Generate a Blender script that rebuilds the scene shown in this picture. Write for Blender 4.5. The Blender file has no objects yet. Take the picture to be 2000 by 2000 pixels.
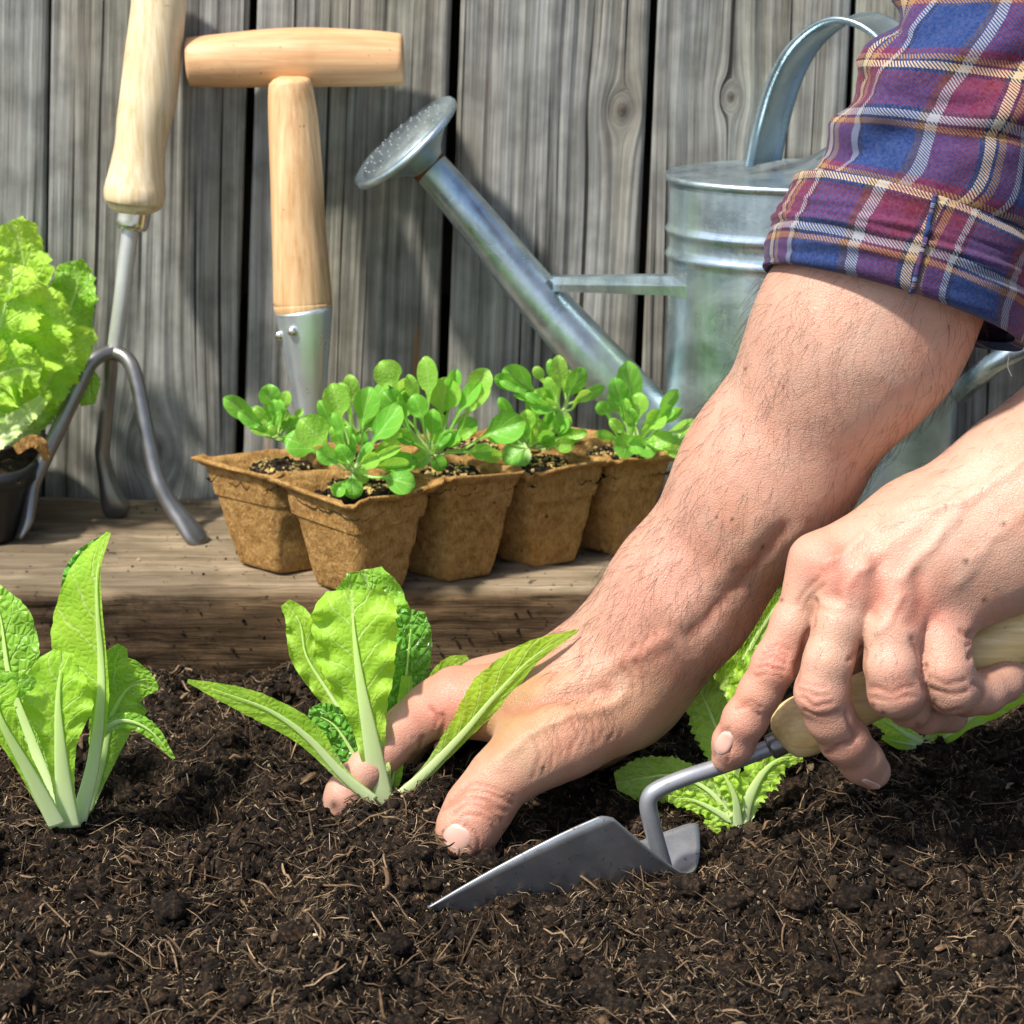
import bpy, math, random
import numpy as np
from mathutils import Vector

# ------------------------------------------------------------------ camera, sky, sun, exposure
S = bpy.context.scene
COL = S.collection
PITCH = math.radians(17.0)
FPX = 4580.0                                    # focal length in 2000-px units
CAM = np.array([0.0, -1.052, 0.4703])
FWD = np.array([0, math.cos(PITCH), -math.sin(PITCH)])
RIGHT = np.array([1.0, 0, 0])
UP = np.array([0, math.sin(PITCH), math.cos(PITCH)])
cd = bpy.data.cameras.new('camera'); cam = bpy.data.objects.new('camera', cd); COL.objects.link(cam)
cam.location = CAM; cam.rotation_euler = (math.pi/2 - PITCH, 0, 0)
cd.sensor_width = 36; cd.lens = 36*FPX/2000; cd.clip_start = 0.05; cd.clip_end = 500
cd.dof.use_dof = True; cd.dof.focus_distance = 1.07; cd.dof.aperture_fstop = 18
S.camera = cam
SUN_EL, SUN_AZ = math.radians(55), math.radians(230)      # azimuth clockwise from +Y: front left of the fence
w = bpy.data.worlds.new('World'); S.world = w; w.use_nodes = True
nt = w.node_tree; bg = nt.nodes['Background']; sky = nt.nodes.new('ShaderNodeTexSky')
sky.sky_type = 'NISHITA'; sky.sun_disc = False; sky.sun_elevation = SUN_EL; sky.sun_rotation = SUN_AZ
sky.air_density = 1.0; sky.dust_density = 2.0
nt.links.new(sky.outputs[0], bg.inputs[0]); bg.inputs[1].default_value = 0.125
sd = bpy.data.lights.new('sun', 'SUN'); sun = bpy.data.objects.new('sun', sd); COL.objects.link(sun)
sd.energy = 4.4; sd.angle = math.radians(4); sd.color = (1, 0.95, 0.87)
sdir = Vector((math.sin(SUN_AZ)*math.cos(SUN_EL), math.cos(SUN_AZ)*math.cos(SUN_EL), math.sin(SUN_EL)))
sun.rotation_euler = sdir.to_track_quat('Z', 'Y').to_euler(); sun.location = (-2, -2, 3)
S.view_settings.view_transform = 'Standard'; S.view_settings.look = 'None'
S.view_settings.exposure = 0.6; S.view_settings.gamma = 1
S.view_settings.use_curve_mapping = False
S.render.engine = 'CYCLES'
S.cycles.max_bounces = 8; S.cycles.use_denoising = True

# ------------------------------------------------------------------ helpers
rng = np.random.default_rng(7)

def P(px, py, Y):
    d = FWD + RIGHT*(px-1000)/FPX + UP*(1000-py)/FPX
    return CAM + d*((Y-CAM[1])/d[1])
def G(px, py, z=0.0):
    d = FWD + RIGHT*(px-1000)/FPX + UP*(1000-py)/FPX
    return CAM + d*((z-CAM[2])/d[2])
def MPP(p):                                     # metres per picture unit at a point
    return float(np.dot(np.asarray(p)-CAM, FWD))/FPX
def PV(px, py, Y):                              # many at once
    px, py, Y = np.broadcast_arrays(np.asarray(px, float), np.asarray(py, float), np.asarray(Y, float))
    d = FWD + px[..., None]*0
    d = d + RIGHT*((px-1000)/FPX)[..., None] + UP*((1000-py)/FPX)[..., None]
    return CAM + d*((Y-CAM[1])/d[..., 1])[..., None]
def proj(p):
    q = np.asarray(p)-CAM; z = q@FWD
    return 1000+FPX*(q@RIGHT)/z, 1000-FPX*(q@UP)/z

def _h(ix, iy, iz, seed):
    h = (ix.astype(np.int64)*374761393 + iy.astype(np.int64)*668265263 + iz.astype(np.int64)*2147483647 + seed*974634777) & 0xffffffff
    h = ((h ^ (h >> 13))*1274126177) & 0xffffffff
    h = ((h ^ (h >> 16))*2246822519) & 0xffffffff
    return ((h ^ (h >> 15)) & 0xffffff)/float(0xffffff)*2-1
def vn(x, y, z=0.0, seed=0):                    # value noise, -1..1
    x, y, z = np.broadcast_arrays(np.asarray(x, float), np.asarray(y, float), np.asarray(z, float))
    ix, iy, iz = np.floor(x), np.floor(y), np.floor(z)
    fx, fy, fz = x-ix, y-iy, z-iz
    fx, fy, fz = [f*f*f*(f*(f*6-15)+10) for f in (fx, fy, fz)]
    r = 0
    for a in (0, 1):
        for b in (0, 1):
            for c in (0, 1):
                r = r + _h(ix+a, iy+b, iz+c, seed)*(fx if a else 1-fx)*(fy if b else 1-fy)*(fz if c else 1-fz)
    return r
def fbm(x, y, z=0.0, oct=4, seed=0):
    r, a, f = 0, 1.0, 1.0
    for i in range(oct):
        r = r + a*vn(x*f, y*f, z*f if not np.isscalar(z) or z else 0.0, seed+i*17); a *= .5; f *= 2.03
    return r

def wloc(o):
    v = np.zeros(3)
    while o is not None:
        v = v + np.array(o.location); o = o.parent
    return v
def obj(name, V, F, mat, parent=None, smooth=True, uv=None, attrs=None, F3=None):
    """V (n,3) in world metres, F list of faces or (m,4) array -> one mesh object"""
    V = np.asarray(V, dtype=np.float64)
    if parent is not None: V = V - wloc(parent)
    me = bpy.data.meshes.new(name)
    if isinstance(F, np.ndarray):
        n, k = F.shape
        me.vertices.add(len(V)); me.vertices.foreach_set('co', V.astype(np.float32).ravel())
        me.loops.add(n*k); me.loops.foreach_set('vertex_index', F.astype(np.int32).ravel())
        me.polygons.add(n); me.polygons.foreach_set('loop_start', np.arange(0, n*k, k, dtype=np.int32))
        me.update(calc_edges=True); me.validate()
    else:
        me.from_pydata(V.tolist(), [], F); me.update()
    me.polygons.foreach_set('use_smooth', np.full(len(me.polygons), smooth, dtype=bool))
    if uv is not None:
        l = me.uv_layers.new(name='UVMap'); vi = np.empty(len(me.loops), np.int32); me.loops.foreach_get('vertex_index', vi)
        l.data.foreach_set('uv', np.asarray(uv, np.float32)[vi].ravel())
    for an, av in (attrs or {}).items():
        av = np.asarray(av, np.float32)
        if av.ndim == 1:
            a = me.attributes.new(an, 'FLOAT', 'POINT'); a.data.foreach_set('value', av)
        else:
            if av.shape[1] == 3: av = np.hstack([av, np.ones((len(av), 1), np.float32)])
            a = me.attributes.new(an, 'FLOAT_COLOR', 'POINT'); a.data.foreach_set('color', av.ravel())
    if mat is not None: me.materials.append(mat)
    o = bpy.data.objects.new(name, me); COL.objects.link(o)
    if parent is not None: o.parent = parent
    return o
def tag(o, label=None, cat=None, group=None, kind=None):
    for k, v in (('label', label), ('category', cat), ('group', group), ('kind', kind)):
        if v: o[k] = v
    return o
def thing(name, loc, label, cat, group=None):
    o = bpy.data.objects.new(name, None); COL.objects.link(o); o.location = loc; o.empty_display_size = .02
    return tag(o, label, cat, group)

class MB:
    def __init__(s): s.V = []; s.F = []; s.n = 0
    def add(s, V, F):
        V = np.asarray(V, float); s.V.append(V); s.F += [tuple(i+s.n for i in f) for f in F]; s.n += len(V); return s
    def out(s): return np.vstack(s.V), s.F

def catmull(K, n):
    K = np.asarray(K, float); m = len(K)
    if m == 2: return K[0] + (K[1]-K[0])*np.linspace(0, 1, n)[:, None]
    Q = np.vstack([2*K[0]-K[1], K, 2*K[-1]-K[-2]])
    seg = np.linalg.norm(np.diff(K[:, :2], axis=0), axis=1); seg = np.maximum(seg, 1e-6)
    cum = np.concatenate([[0], np.cumsum(seg)])/seg.sum()
    out = []
    for t in np.linspace(0, 1, n):
        i = min(max(np.searchsorted(cum, t, side='right')-1, 0), m-2)
        u = (t-cum[i])/(cum[i+1]-cum[i])
        a, b, c, d = Q[i], Q[i+1], Q[i+2], Q[i+3]
        out.append(.5*((2*b)+(-a+c)*u+(2*a-5*b+4*c-d)*u*u+(-a+3*b-3*c+d)*u**3))
    return np.array(out)

def tube(pts, rad, sides=16, cap=True, flat=None, up0=None):
    """swept ring; flat = (w, h) multipliers of the two ring axes"""
    pts = np.asarray(pts, float); rad = np.asarray(rad, float)
    n = len(pts); T = np.gradient(pts, axis=0); T /= np.linalg.norm(T, axis=1)[:, None]+1e-12
    u = np.array(up0 if up0 is not None else ([0, 0, 1] if abs(T[0][2]) < .9 else [0, 1, 0]), float)
    V = []
    a = np.linspace(0, 2*math.pi, sides, endpoint=False)
    for i in range(n):
        u = u-T[i]*np.dot(u, T[i]); u /= np.linalg.norm(u)+1e-12
        v = np.cross(T[i], u)
        fw, fh = (1, 1) if flat is None else (flat if not callable(flat) else flat(i/(n-1)))
        V.append(pts[i] + rad[i]*(np.outer(np.cos(a)*fw, v)+np.outer(np.sin(a)*fh, u)))
    V = np.vstack(V); F = []
    for i in range(n-1):
        for j in range(sides):
            k = (j+1) % sides
            F.append((i*sides+j, i*sides+k, (i+1)*sides+k, (i+1)*sides+j))
    if cap:
        F.append(tuple(range(sides-1, -1, -1))); F.append(tuple((n-1)*sides+j for j in range(sides)))
    return V, F
def ptube(K, n=40, sides=14, cap=True, **k):
    """tube through traced stations (px, py, Y, radius in picture units)"""
    K = catmull(K, n); pts = PV(K[:, 0], K[:, 1], K[:, 2])
    r = np.array([K[i, 3]*MPP(pts[i]) for i in range(n)])
    return tube(pts, np.maximum(r, 1e-5), sides, cap, **k)
def box(x0, x1, y0, y1, z0, z1):
    V = [(x, y, z) for z in (z0, z1) for y in (y0, y1) for x in (x0, x1)]
    return V, [(0, 2, 3, 1), (4, 5, 7, 6), (0, 1, 5, 4), (2, 6, 7, 3), (0, 4, 6, 2), (1, 3, 7, 5)]
def grid_faces(nu, nv, wrap=False):
    F = []
    for j in range(nv-1):
        for i in range(nu if wrap else nu-1):
            k = (i+1) % nu
            F.append((j*nu+i, j*nu+k, (j+1)*nu+k, (j+1)*nu+i))
    return np.array(F)

# ------------------------------------------------------------------ materials
class NT:
    def __init__(s, name):
        s.m = bpy.data.materials.new(name); s.m.use_nodes = True; s.t = s.m.node_tree
        s.b = s.t.nodes['Principled BSDF']; s.o = s.t.nodes['Material Output']
    def n(s, ty, **k):
        x = s.t.nodes.new('ShaderNode'+ty)
        for a, v in k.items(): setattr(x, a, v)
        return x
    def l(s, a, b): s.t.links.new(a, b)
    def _in(s, sock, v):
        if v is None: return
        if hasattr(v, 'node'): s.l(v, sock)
        else:
            if isinstance(v, (tuple, list)) and len(v) == 3 and sock.type == 'RGBA': v = (*v, 1)
            sock.default_value = v
    def math(s, op, a, b=None, c=None, clamp=False):
        x = s.n('Math', operation=op, use_clamp=clamp)
        s._in(x.inputs[0], a); s._in(x.inputs[1], b)
        if c is not None: s._in(x.inputs[2], c)
        return x.outputs[0]
    def mix(s, f, a, b, mode='MIX'):
        x = s.n('Mix', data_type='RGBA', blend_type=mode); s._in(x.inputs[0], f); s._in(x.inputs[6], a); s._in(x.inputs[7], b); return x.outputs[2]
    def noise(s, vec=None, scale=5, detail=4, rough=.5, dist=0, w=None):
        x = s.n('TexNoise'); x.inputs['Scale'].default_value = scale; x.inputs['Detail'].default_value = detail
        x.inputs['Roughness'].default_value = rough; x.inputs['Distortion'].default_value = dist
        if vec is not None: s.l(vec, x.inputs['Vector'])
        return x.outputs['Fac']
    def vor(s, vec=None, scale=5, feature='F1', out='Distance', rand=1):
        x = s.n('TexVoronoi', feature=feature); x.inputs['Scale'].default_value = scale; x.inputs['Randomness'].default_value = rand
        if vec is not None: s.l(vec, x.inputs['Vector'])
        return x.outputs[out]
    def ramp(s, f, stops, interp='LINEAR'):
        x = s.n('ValToRGB'); x.color_ramp.interpolation = interp; e = x.color_ramp.elements
        while len(e) < len(stops): e.new(.5)
        for i, (p, c) in enumerate(stops): e[i].position = p; e[i].color = (*c, 1) if len(c) == 3 else c
        s.l(f, x.inputs[0]); return x.outputs[0]
    def rng(s, f, a, b, c=0, d=1, smooth=False):
        x = s.n('MapRange', interpolation_type='SMOOTHSTEP' if smooth else 'LINEAR'); s._in(x.inputs[0], f)
        for i, v in enumerate((a, b, c, d)): s._in(x.inputs[i+1], v)
        return x.outputs[0]
    def vec(s, sc=(1, 1, 1), src='Object'):
        tc = s.n('TexCoord'); mp = s.n('Mapping'); mp.inputs['Scale'].default_value = sc
        s.l(tc.outputs[src], mp.inputs[0]); return mp.outputs[0]
    def attr(s, name, out='Color'):
        x = s.n('Attribute', attribute_name=name); return x.outputs[out]
    def bump(s, h, dist=.001, strength=1.0, prev=None):
        x = s.n('Bump'); x.inputs['Strength'].default_value = strength; x.inputs['Distance'].default_value = dist
        s.l(h, x.inputs['Height'])
        if prev is not None: s.l(prev, x.inputs['Normal'])
        return x.outputs[0]
    def set(s, **k):
        for a, v in k.items(): s._in(s.b.inputs[{'base': 'Base Color', 'rough': 'Roughness', 'metal': 'Metallic', 'normal': 'Normal', 'spec': 'Specular IOR Level',
                                                 'sss': 'Subsurface Weight', 'coat': 'Coat Weight', 'sheen': 'Sheen Weight'}[a]], v)
        return s.m

def mat_fence():
    t = NT('weathered_grey_wood'); g = t.attr('gc'); sp = t.n('SeparateXYZ'); t.l(g, sp.inputs[0])
    def cv(a, b, c=1.0):
        x = t.n('CombineXYZ'); t.l(t.math('MULTIPLY', sp.outputs[0], a), x.inputs[0]); t.l(t.math('MULTIPLY', sp.outputs[1], b), x.inputs[1]); t.l(t.math('MULTIPLY', sp.outputs[2], c), x.inputs[2]); return x.outputs[0]
    fine = t.noise(cv(640, 8, 31), 1, 7, .68); mid = t.noise(cv(150, 3.2, 17), 1, 4, .55, .3); broad = t.noise(cv(22, 3.5, 7), 1, 3, .5)
    c = t.ramp(t.math('ADD', t.math('MULTIPLY', fine, .55), t.math('MULTIPLY', mid, .45)), [(.29, (.045, .044, .04)), (.43, (.175, .174, .162)), (.54, (.285, .288, .272)), (.68, (.42, .425, .405))])
    c = t.mix(t.rng(broad, .42, .68), c, t.mix(1, c, (.90, .82, .70), 'MULTIPLY'))
    c = t.mix(t.rng(t.noise(cv(30, 2.2, 3), 1, 3), .5, .72, 0, .5), c, t.mix(1, c, (.74, .82, .62), 'MULTIPLY'))
    crack = t.rng(t.noise(cv(260, 2.1, 11), 1, 2, .5), .30, .36, 0, 1)
    c = t.mix(crack, (.03, .027, .024), c)
    blot = t.rng(t.noise(cv(60, 45, 5), 1, 4), .35, .6, .72, 1.08)
    c = t.mix(1, c, t.n('CombineColor').outputs[0] if False else blot, 'MULTIPLY')
    c = t.mix(t.attr('knot', 'Fac'), c, (.05, .036, .027))
    or_ = t.rng(t.noise(cv(90, 5, 23), 1, 2), .72, .76, 0, .75)
    c = t.mix(or_, c, (.32, .16, .06))
    h = t.math('ADD', t.math('MULTIPLY', fine, .6), t.math('ADD', mid, crack))
    return t.set(base=c, rough=.85, spec=.25, normal=t.bump(h, .0016, .9))
def mat_timber():
    t = NT('old_timber'); v = t.vec((1, 1, 1)); fine = t.noise(t.vec((9, 420, 420)), 1, 7, .65, .4); mid = t.noise(t.vec((5, 90, 60)), 1, 5, .6, .8)
    c = t.ramp(t.math('ADD', t.math('MULTIPLY', fine, .5), t.math('MULTIPLY', mid, .5)), [(.30, (.09, .062, .04)), (.46, (.215, .160, .098)), (.56, (.30, .235, .152)), (.7, (.41, .34, .24))])
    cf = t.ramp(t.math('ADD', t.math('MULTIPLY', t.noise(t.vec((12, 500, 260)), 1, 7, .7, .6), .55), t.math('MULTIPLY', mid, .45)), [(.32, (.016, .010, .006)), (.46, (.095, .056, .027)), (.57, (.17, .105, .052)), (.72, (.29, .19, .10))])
    soil = t.attr('front_tone', 'Fac')  # front-face mask: selects the darker brown ramp
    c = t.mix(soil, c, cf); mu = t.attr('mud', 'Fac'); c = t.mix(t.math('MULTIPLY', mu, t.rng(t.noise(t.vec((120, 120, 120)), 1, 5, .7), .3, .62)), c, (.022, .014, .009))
    sp = t.rng(t.noise(t.vec((160, 160, 160)), 1, 3, .6), .64, .70, 0, .8)
    c = t.mix(sp, c, (.03, .021, .014))
    st = t.rng(t.noise(t.vec((14, 22, 22)), 1, 4, .6), .42, .62, .62, 1.1)
    c = t.mix(1, c, st, 'MULTIPLY')
    return t.set(base=c, rough=.86, spec=.2, normal=t.bump(t.math('ADD', fine, mid), .0018, .9))
def mat_turned(name, lo, hi, axis=2, gloss=.42):
    t = NT(name); sc = [420, 420, 420]; sc[axis] = 9; sb = [70, 70, 70]; sb[axis] = 7
    f = t.noise(t.vec(tuple(sc)), 1, 4, .6); b = t.noise(t.vec(tuple(sb)), 1, 4, .55, .5)
    g_ = t.math('ADD', t.math('MULTIPLY', f, .6), t.math('MULTIPLY', b, .5)); c = t.mix(t.rng(g_, .38, .70), lo, hi)
    d = t.rng(t.noise(t.vec((260, 260, 260)), 1, 2), .73, .76, 0, .75)
    c = t.mix(d, c, (.12, .07, .035))
    c = t.mix(t.rng(t.noise(t.vec((40, 40, 40)), 1, 4), .55, .75, 0, .35), c, (lo[0]*.7, lo[1]*.62, lo[2]*.5))
    return t.set(base=c, rough=gloss, spec=.35, normal=t.bump(f, .0003, .5))
def mat_zinc(green=.6, lo=(.20, .27, .32), hi=(.66, .78, .86), metal=.88):
    t = NT('galvanised_zinc'); v = t.vec((1, 1, 1))
    a = t.noise(t.vec((26, 26, 26)), 1, 6, .65, .6); sp = t.vor(v, 140, out='Color'); sx = t.n('SeparateColor'); t.l(sp, sx.inputs[0])
    st = t.noise(t.vec((75, 75, 5)), 1, 4, .6); c = t.mix(t.math('ADD', t.math('ADD', t.math('MULTIPLY', t.rng(a, .3, .7), .4), t.math('MULTIPLY', t.rng(st, .32, .68), .45)), t.math('MULTIPLY', sx.outputs[0], .2), clamp=True), lo, hi)
    ob = t.rng(t.noise(t.vec((120, 120, 40)), 1, 5, .6), .62, .74, 0, .6); c = t.mix(ob, c, (.72, .74, .72))
    g = t.math('MULTIPLY', t.rng(t.noise(t.vec((24, 24, 6)), 1, 3, .5), .5, .64), green)
    c = t.mix(g, c, (.22, .34, .10))
    m = t.math('SUBTRACT', metal, t.math('MULTIPLY', g, .6))
    r = t.rng(a, .3, .7, .20, .40)
    return t.set(base=c, rough=r, metal=m, normal=t.bump(t.math('ADD', a, t.noise(t.vec((9, 9, 9)), 1, 2)), .0016, .35))
def mat_steel(name, c0, c1, rough=.38, metal=.85, specks=0, sc=60, smear=0):
    t = NT(name); a = t.noise(t.vec((sc, sc, sc)), 1, 6, .65); c = t.mix(a, c0, c1)
    if specks:
        s = t.rng(t.noise(t.vec((330, 330, 330)), 1, 2, .5), .66, .69, 0, specks); c = t.mix(s, c, (.03, .02, .013)); metal = t.math('SUBTRACT', metal, t.math('MULTIPLY', s, .6))
    if smear: s = t.rng(t.noise(t.vec((38, 38, 70)), 1, 7, .72), .5, .68, 0, smear); c = t.mix(s, c, (.05, .034, .022)); metal = t.math('SUBTRACT', metal, t.math('MULTIPLY', s, .6), clamp=True)
    return t.set(base=c, rough=t.rng(a, .3, .7, rough-.07, rough+.1), metal=metal, normal=t.bump(a, .0005, .3))
def mat_peat():
    t = NT('pressed_peat'); v = t.vec(); a = t.noise(t.vec((190, 190, 190)), 1, 7, .7); fb = t.noise(t.vec((900, 500, 220)), 1, 3, .6, 1.5); b = t.noise(t.vec((30, 30, 30)), 1, 4)
    c = t.ramp(t.math('ADD', t.math('MULTIPLY', a, .6), t.math('MULTIPLY', fb, .4)), [(.34, (.18, .088, .023)), (.5, (.385, .218, .074)), (.66, (.55, .345, .14))])
    c = t.mix(t.rng(b, .35, .7, 0, .45), c, t.mix(1, c, (.85, .72, .5), 'MULTIPLY'))
    c = t.mix(t.rng(t.noise(t.vec((240, 240, 240)), 1, 2, .5), .70, .73, 0, .85), c, (.05, .03, .015))
    return t.set(base=c, rough=.95, spec=.15, normal=t.bump(t.math('ADD', a, fb), .0022, .8))
def mat_col(name, rough=.95, spec=.12, attr='col', bumpsc=900, bd=.0006):
    t = NT(name); c = t.attr(attr); n = t.noise(t.vec((bumpsc,)*3), 1, 4, .6)
    c = t.mix(1, c, t.rng(n, .3, .7, .6, 1.35), 'MULTIPLY')
    return t.set(base=c, rough=rough, spec=spec, normal=t.bump(n, bd, .8))
def mat_soil():
    t = NT('dark_compost'); n = t.noise(t.vec((420, 420, 420)), 1, 7, .68); b = t.noise(t.vec((60, 60, 60)), 1, 5, .6)
    c = t.ramp(n, [(.36, (.004, .003, .0025)), (.5, (.022, .0145, .009)), (.62, (.075, .048, .028)), (.74, (.25, .17, .10))])
    c = t.mix(t.rng(b, .4, .65, 0, .6), c, t.mix(1, c, (1.6, 1.35, 1.05), 'MULTIPLY')); c = t.mix(t.rng(t.noise(t.vec((26, 26, 26)), 1, 3), .52, .40, 0, .8), c, t.mix(1, c, (.42, .42, .45), 'MULTIPLY'))
    return t.set(base=c, rough=.93, spec=.2, normal=t.bump(n, .004, 1))
def mat_leaf(name, base, vein, trans, tf=.5, rough=.48, fine=420, finem=.55, dark=(.10, .30, .02), nveins=8, bd=.0014, spec=.32):
    t = NT(name); uvn = t.n('UVMap'); sp = t.n('SeparateXYZ'); t.l(uvn.outputs[0], sp.inputs[0]); x, v = sp.outputs[0], sp.outputs[1]
    s = t.math('SUBTRACT', t.math('MULTIPLY', x, 2), 1); u = t.math('ABSOLUTE', s)
    wob = t.math('MULTIPLY', t.math('SUBTRACT', t.noise(t.vec((70, 70, 70)), 1, 3), .5), .9)
    ph = t.math('MULTIPLY', t.math('GREATER_THAN', s, 0), .45)
    k = t.math('ADD', t.math('SUBTRACT', t.math('MULTIPLY', v, nveins), t.math('MULTIPLY', t.math('POWER', u, .8), 1.5)), t.math('ADD', wob, ph))
    d = t.math('ABSOLUTE', t.math('SUBTRACT', t.math('FRACT', k), .5))
    lat = t.rng(d, t.math('MULTIPLY_ADD', u, -.05, .095), .015, 0, 1)
    latm = t.math('MULTIPLY', lat, t.math('SUBTRACT', 1, t.math('MULTIPLY', u, .55)))
    ve = t.vor(t.vec(), fine, 'DISTANCE_TO_EDGE'); fv = t.math('MULTIPLY', t.rng(ve, .11, .02, 0, 1), finem)
    mid = t.rng(u, t.math('MULTIPLY_ADD', v, -.09, .15), t.math('MULTIPLY_ADD', v, -.07, .08), 0, 1)
    vm = t.math('MAXIMUM', t.math('MAXIMUM', latm, t.math('MULTIPLY', fv, .6)), mid)
    mot = t.noise(t.vec((45, 45, 45)), 1, 4, .6)
    c = t.mix(t.rng(mot, .35, .7, 0, .75), base, dark)
    vm2 = t.math('MULTIPLY', vm, .62); c = t.mix(vm2, c, vein)
    pale = t.rng(v, .34, .06, 0, .85); c = t.mix(pale, c, (.76, .86, .48))
    h = t.math('ADD', t.math('MULTIPLY', t.rng(ve, 0, .35), 1.0), t.math('MULTIPLY', latm, -.9))
    nb = t.bump(h, bd, .9)
    t.set(base=c, rough=rough, spec=spec, normal=nb)
    tr = t.n('BsdfTranslucent'); t._in(tr.inputs[0], t.mix(t.math('MULTIPLY', vm, .7), t.mix(t.rng(mot, .35, .7, 0, .5), trans, tuple(q*.65 for q in trans)), (.72, .88, .35))); t.l(nb, tr.inputs[1])
    ms = t.n('MixShader'); ms.inputs[0].default_value = tf; t.l(t.b.outputs[0], ms.inputs[1]); t.l(tr.outputs[0], ms.inputs[2]); t.l(ms.outputs[0], t.o.inputs[0])
    return t.m
def mat_rib():
    t = NT('pale_midrib'); uvn = t.n('UVMap'); sp = t.n('SeparateXYZ'); t.l(uvn.outputs[0], sp.inputs[0])
    f = t.noise(t.vec((500, 500, 40)), 1, 3)
    c = t.mix(sp.outputs[1], (.80, .88, .56), (.56, .80, .18)); c = t.mix(t.rng(f, .35, .65, 0, .3), c, (.62, .78, .30))
    t.set(base=c, rough=.35, spec=.4)
    tr = t.n('BsdfTranslucent'); t._in(tr.inputs[0], (.75, .92, .36)); ms = t.n('MixShader'); ms.inputs[0].default_value = .35
    t.l(t.b.outputs[0], ms.inputs[1]); t.l(tr.outputs[0], ms.inputs[2]); t.l(ms.outputs[0], t.o.inputs[0]); return t.m
def mat_skin():
    t = NT('skin'); c = t.attr('skin'); n0 = t.noise(t.vec((22, 22, 22)), 1, 4, .6, .5); c = t.mix(t.rng(n0, .42, .66, 0, .7), c, t.mix(1, c, (1.04, .86, .78), 'MULTIPLY')); c = t.mix(t.rng(n0, .5, .3, 0, .6), c, t.mix(1, c, (.93, .95, .86), 'MULTIPLY')); n = t.noise(t.vec((75, 75, 75)), 1, 6, .65); c = t.mix(t.rng(n, .40, .68, 0, .6), c, t.mix(1, c, (.97, .80, .76), 'MULTIPLY'))
    n2 = t.noise(t.vec((240, 240, 240)), 1, 4, .6); c = t.mix(t.rng(n2, .5, .75, 0, .3), c, t.mix(1, c, (1.08, 1.06, 1.04), 'MULTIPLY'))
    sp = t.rng(t.noise(t.vec((150, 150, 150)), 1, 1, .4), .77, .8, 0, .6); c = t.mix(sp, c, (.30, .12, .07))
    ve = t.vor(t.vec((1, 1, 1)), 820, 'DISTANCE_TO_EDGE'); ve2 = t.vor(t.vec((1, 1, 1)), 430, 'DISTANCE_TO_EDGE')
    wr = t.noise(t.vec((900, 380, 500)), 1, 3, .6, .8)
    h = t.math('ADD', t.math('ADD', t.rng(ve, 0, .2), t.math('MULTIPLY', t.rng(ve2, 0, .15), .8)), t.math('MULTIPLY', wr, .8))
    c = t.mix(t.math('MULTIPLY', t.rng(ve2, .07, 0), .10), c, (.38, .17, .12))
    t.set(base=c, rough=t.rng(n2, .3, .7, .36, .54), spec=.45, sss=.09, normal=t.bump(h, .00014, .6))
    t.b.inputs['Subsurface Radius'].default_value = (1, .35, .2); t.b.inputs['Subsurface Scale'].default_value = .005
    return t.m
def mat_plaid():
    t = NT('plaid_flannel'); uvn = t.n('UVMap'); sp = t.n('SeparateXYZ'); t.l(uvn.outputs[0], sp.inputs[0])
    wv = t.math('MULTIPLY', t.math('SUBTRACT', t.noise(t.vec((28, 28, 28)), 1, 2), .5), .004)
    U = t.math('ADD', sp.outputs[0], wv); Vv = t.math('ADD', sp.outputs[1], wv)
    B, N, M, R, C, T, W, K = (.005, .029, .125), (.004, .007, .028), (.105, .012, .052), (.115, .009, .026), (.43, .325, .195), (.25, .13, .05), (.24, .25, .28), (.055, .030, .026)
    s1 = [(0, B), (.36, K), (.375, T), (.415, N), (.44, W), (.50, N), (.53, M), (.70, R), (.80, N), (.825, C), (.88, N), (.90, T), (.945, M)]
    s2 = [(0, B), (.33, K), (.38, W), (.45, M), (.59, R), (.69, N), (.715, C), (.77, N), (.79, T), (.835, M), (.93, W), (.97, N)]
    def stripes(x, per, st, off=0):
        f = t.math('FRACT', t.math('ADD', t.math('DIVIDE', x, per), off)); return t.ramp(f, st, 'CONSTANT')
    cu = stripes(U, .072, s2, .62); cv = stripes(Vv, .060, s1, .30)
    tw = t.math('FRACT', t.math('MULTIPLY', t.math('ADD', sp.outputs[0], t.math('MULTIPLY', sp.outputs[1], 1.3)), 620))
    tw = t.math('GREATER_THAN', tw, .5)
    c = t.mix(tw, cu, cv)
    fz = t.noise(t.vec((700, 700, 700)), 1, 4, .7); c = t.mix(t.rng(fz, .35, .75, 0, .25), c, t.mix(.5, c, (.4, .36, .42)))
    h = t.math('ADD', t.math('MULTIPLY', tw, .5), fz)
    m = t.set(base=c, rough=.95, spec=.1, sheen=.08, normal=t.bump(h, .0006, .7)); t.b.inputs['Sheen Roughness'].default_value = .5
    return m
def mat_plain(name, c, rough=.6, spec=.3, metal=0, var=.2, sc=40):
    t = NT(name); n = t.noise(t.vec((sc, sc, sc)), 1, 5, .6)
    return t.set(base=t.mix(n, tuple(q*(1-var) for q in c), tuple(q*(1+var) for q in c)), rough=rough, spec=spec, metal=metal, normal=t.bump(n, .0005, .3))

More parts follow.
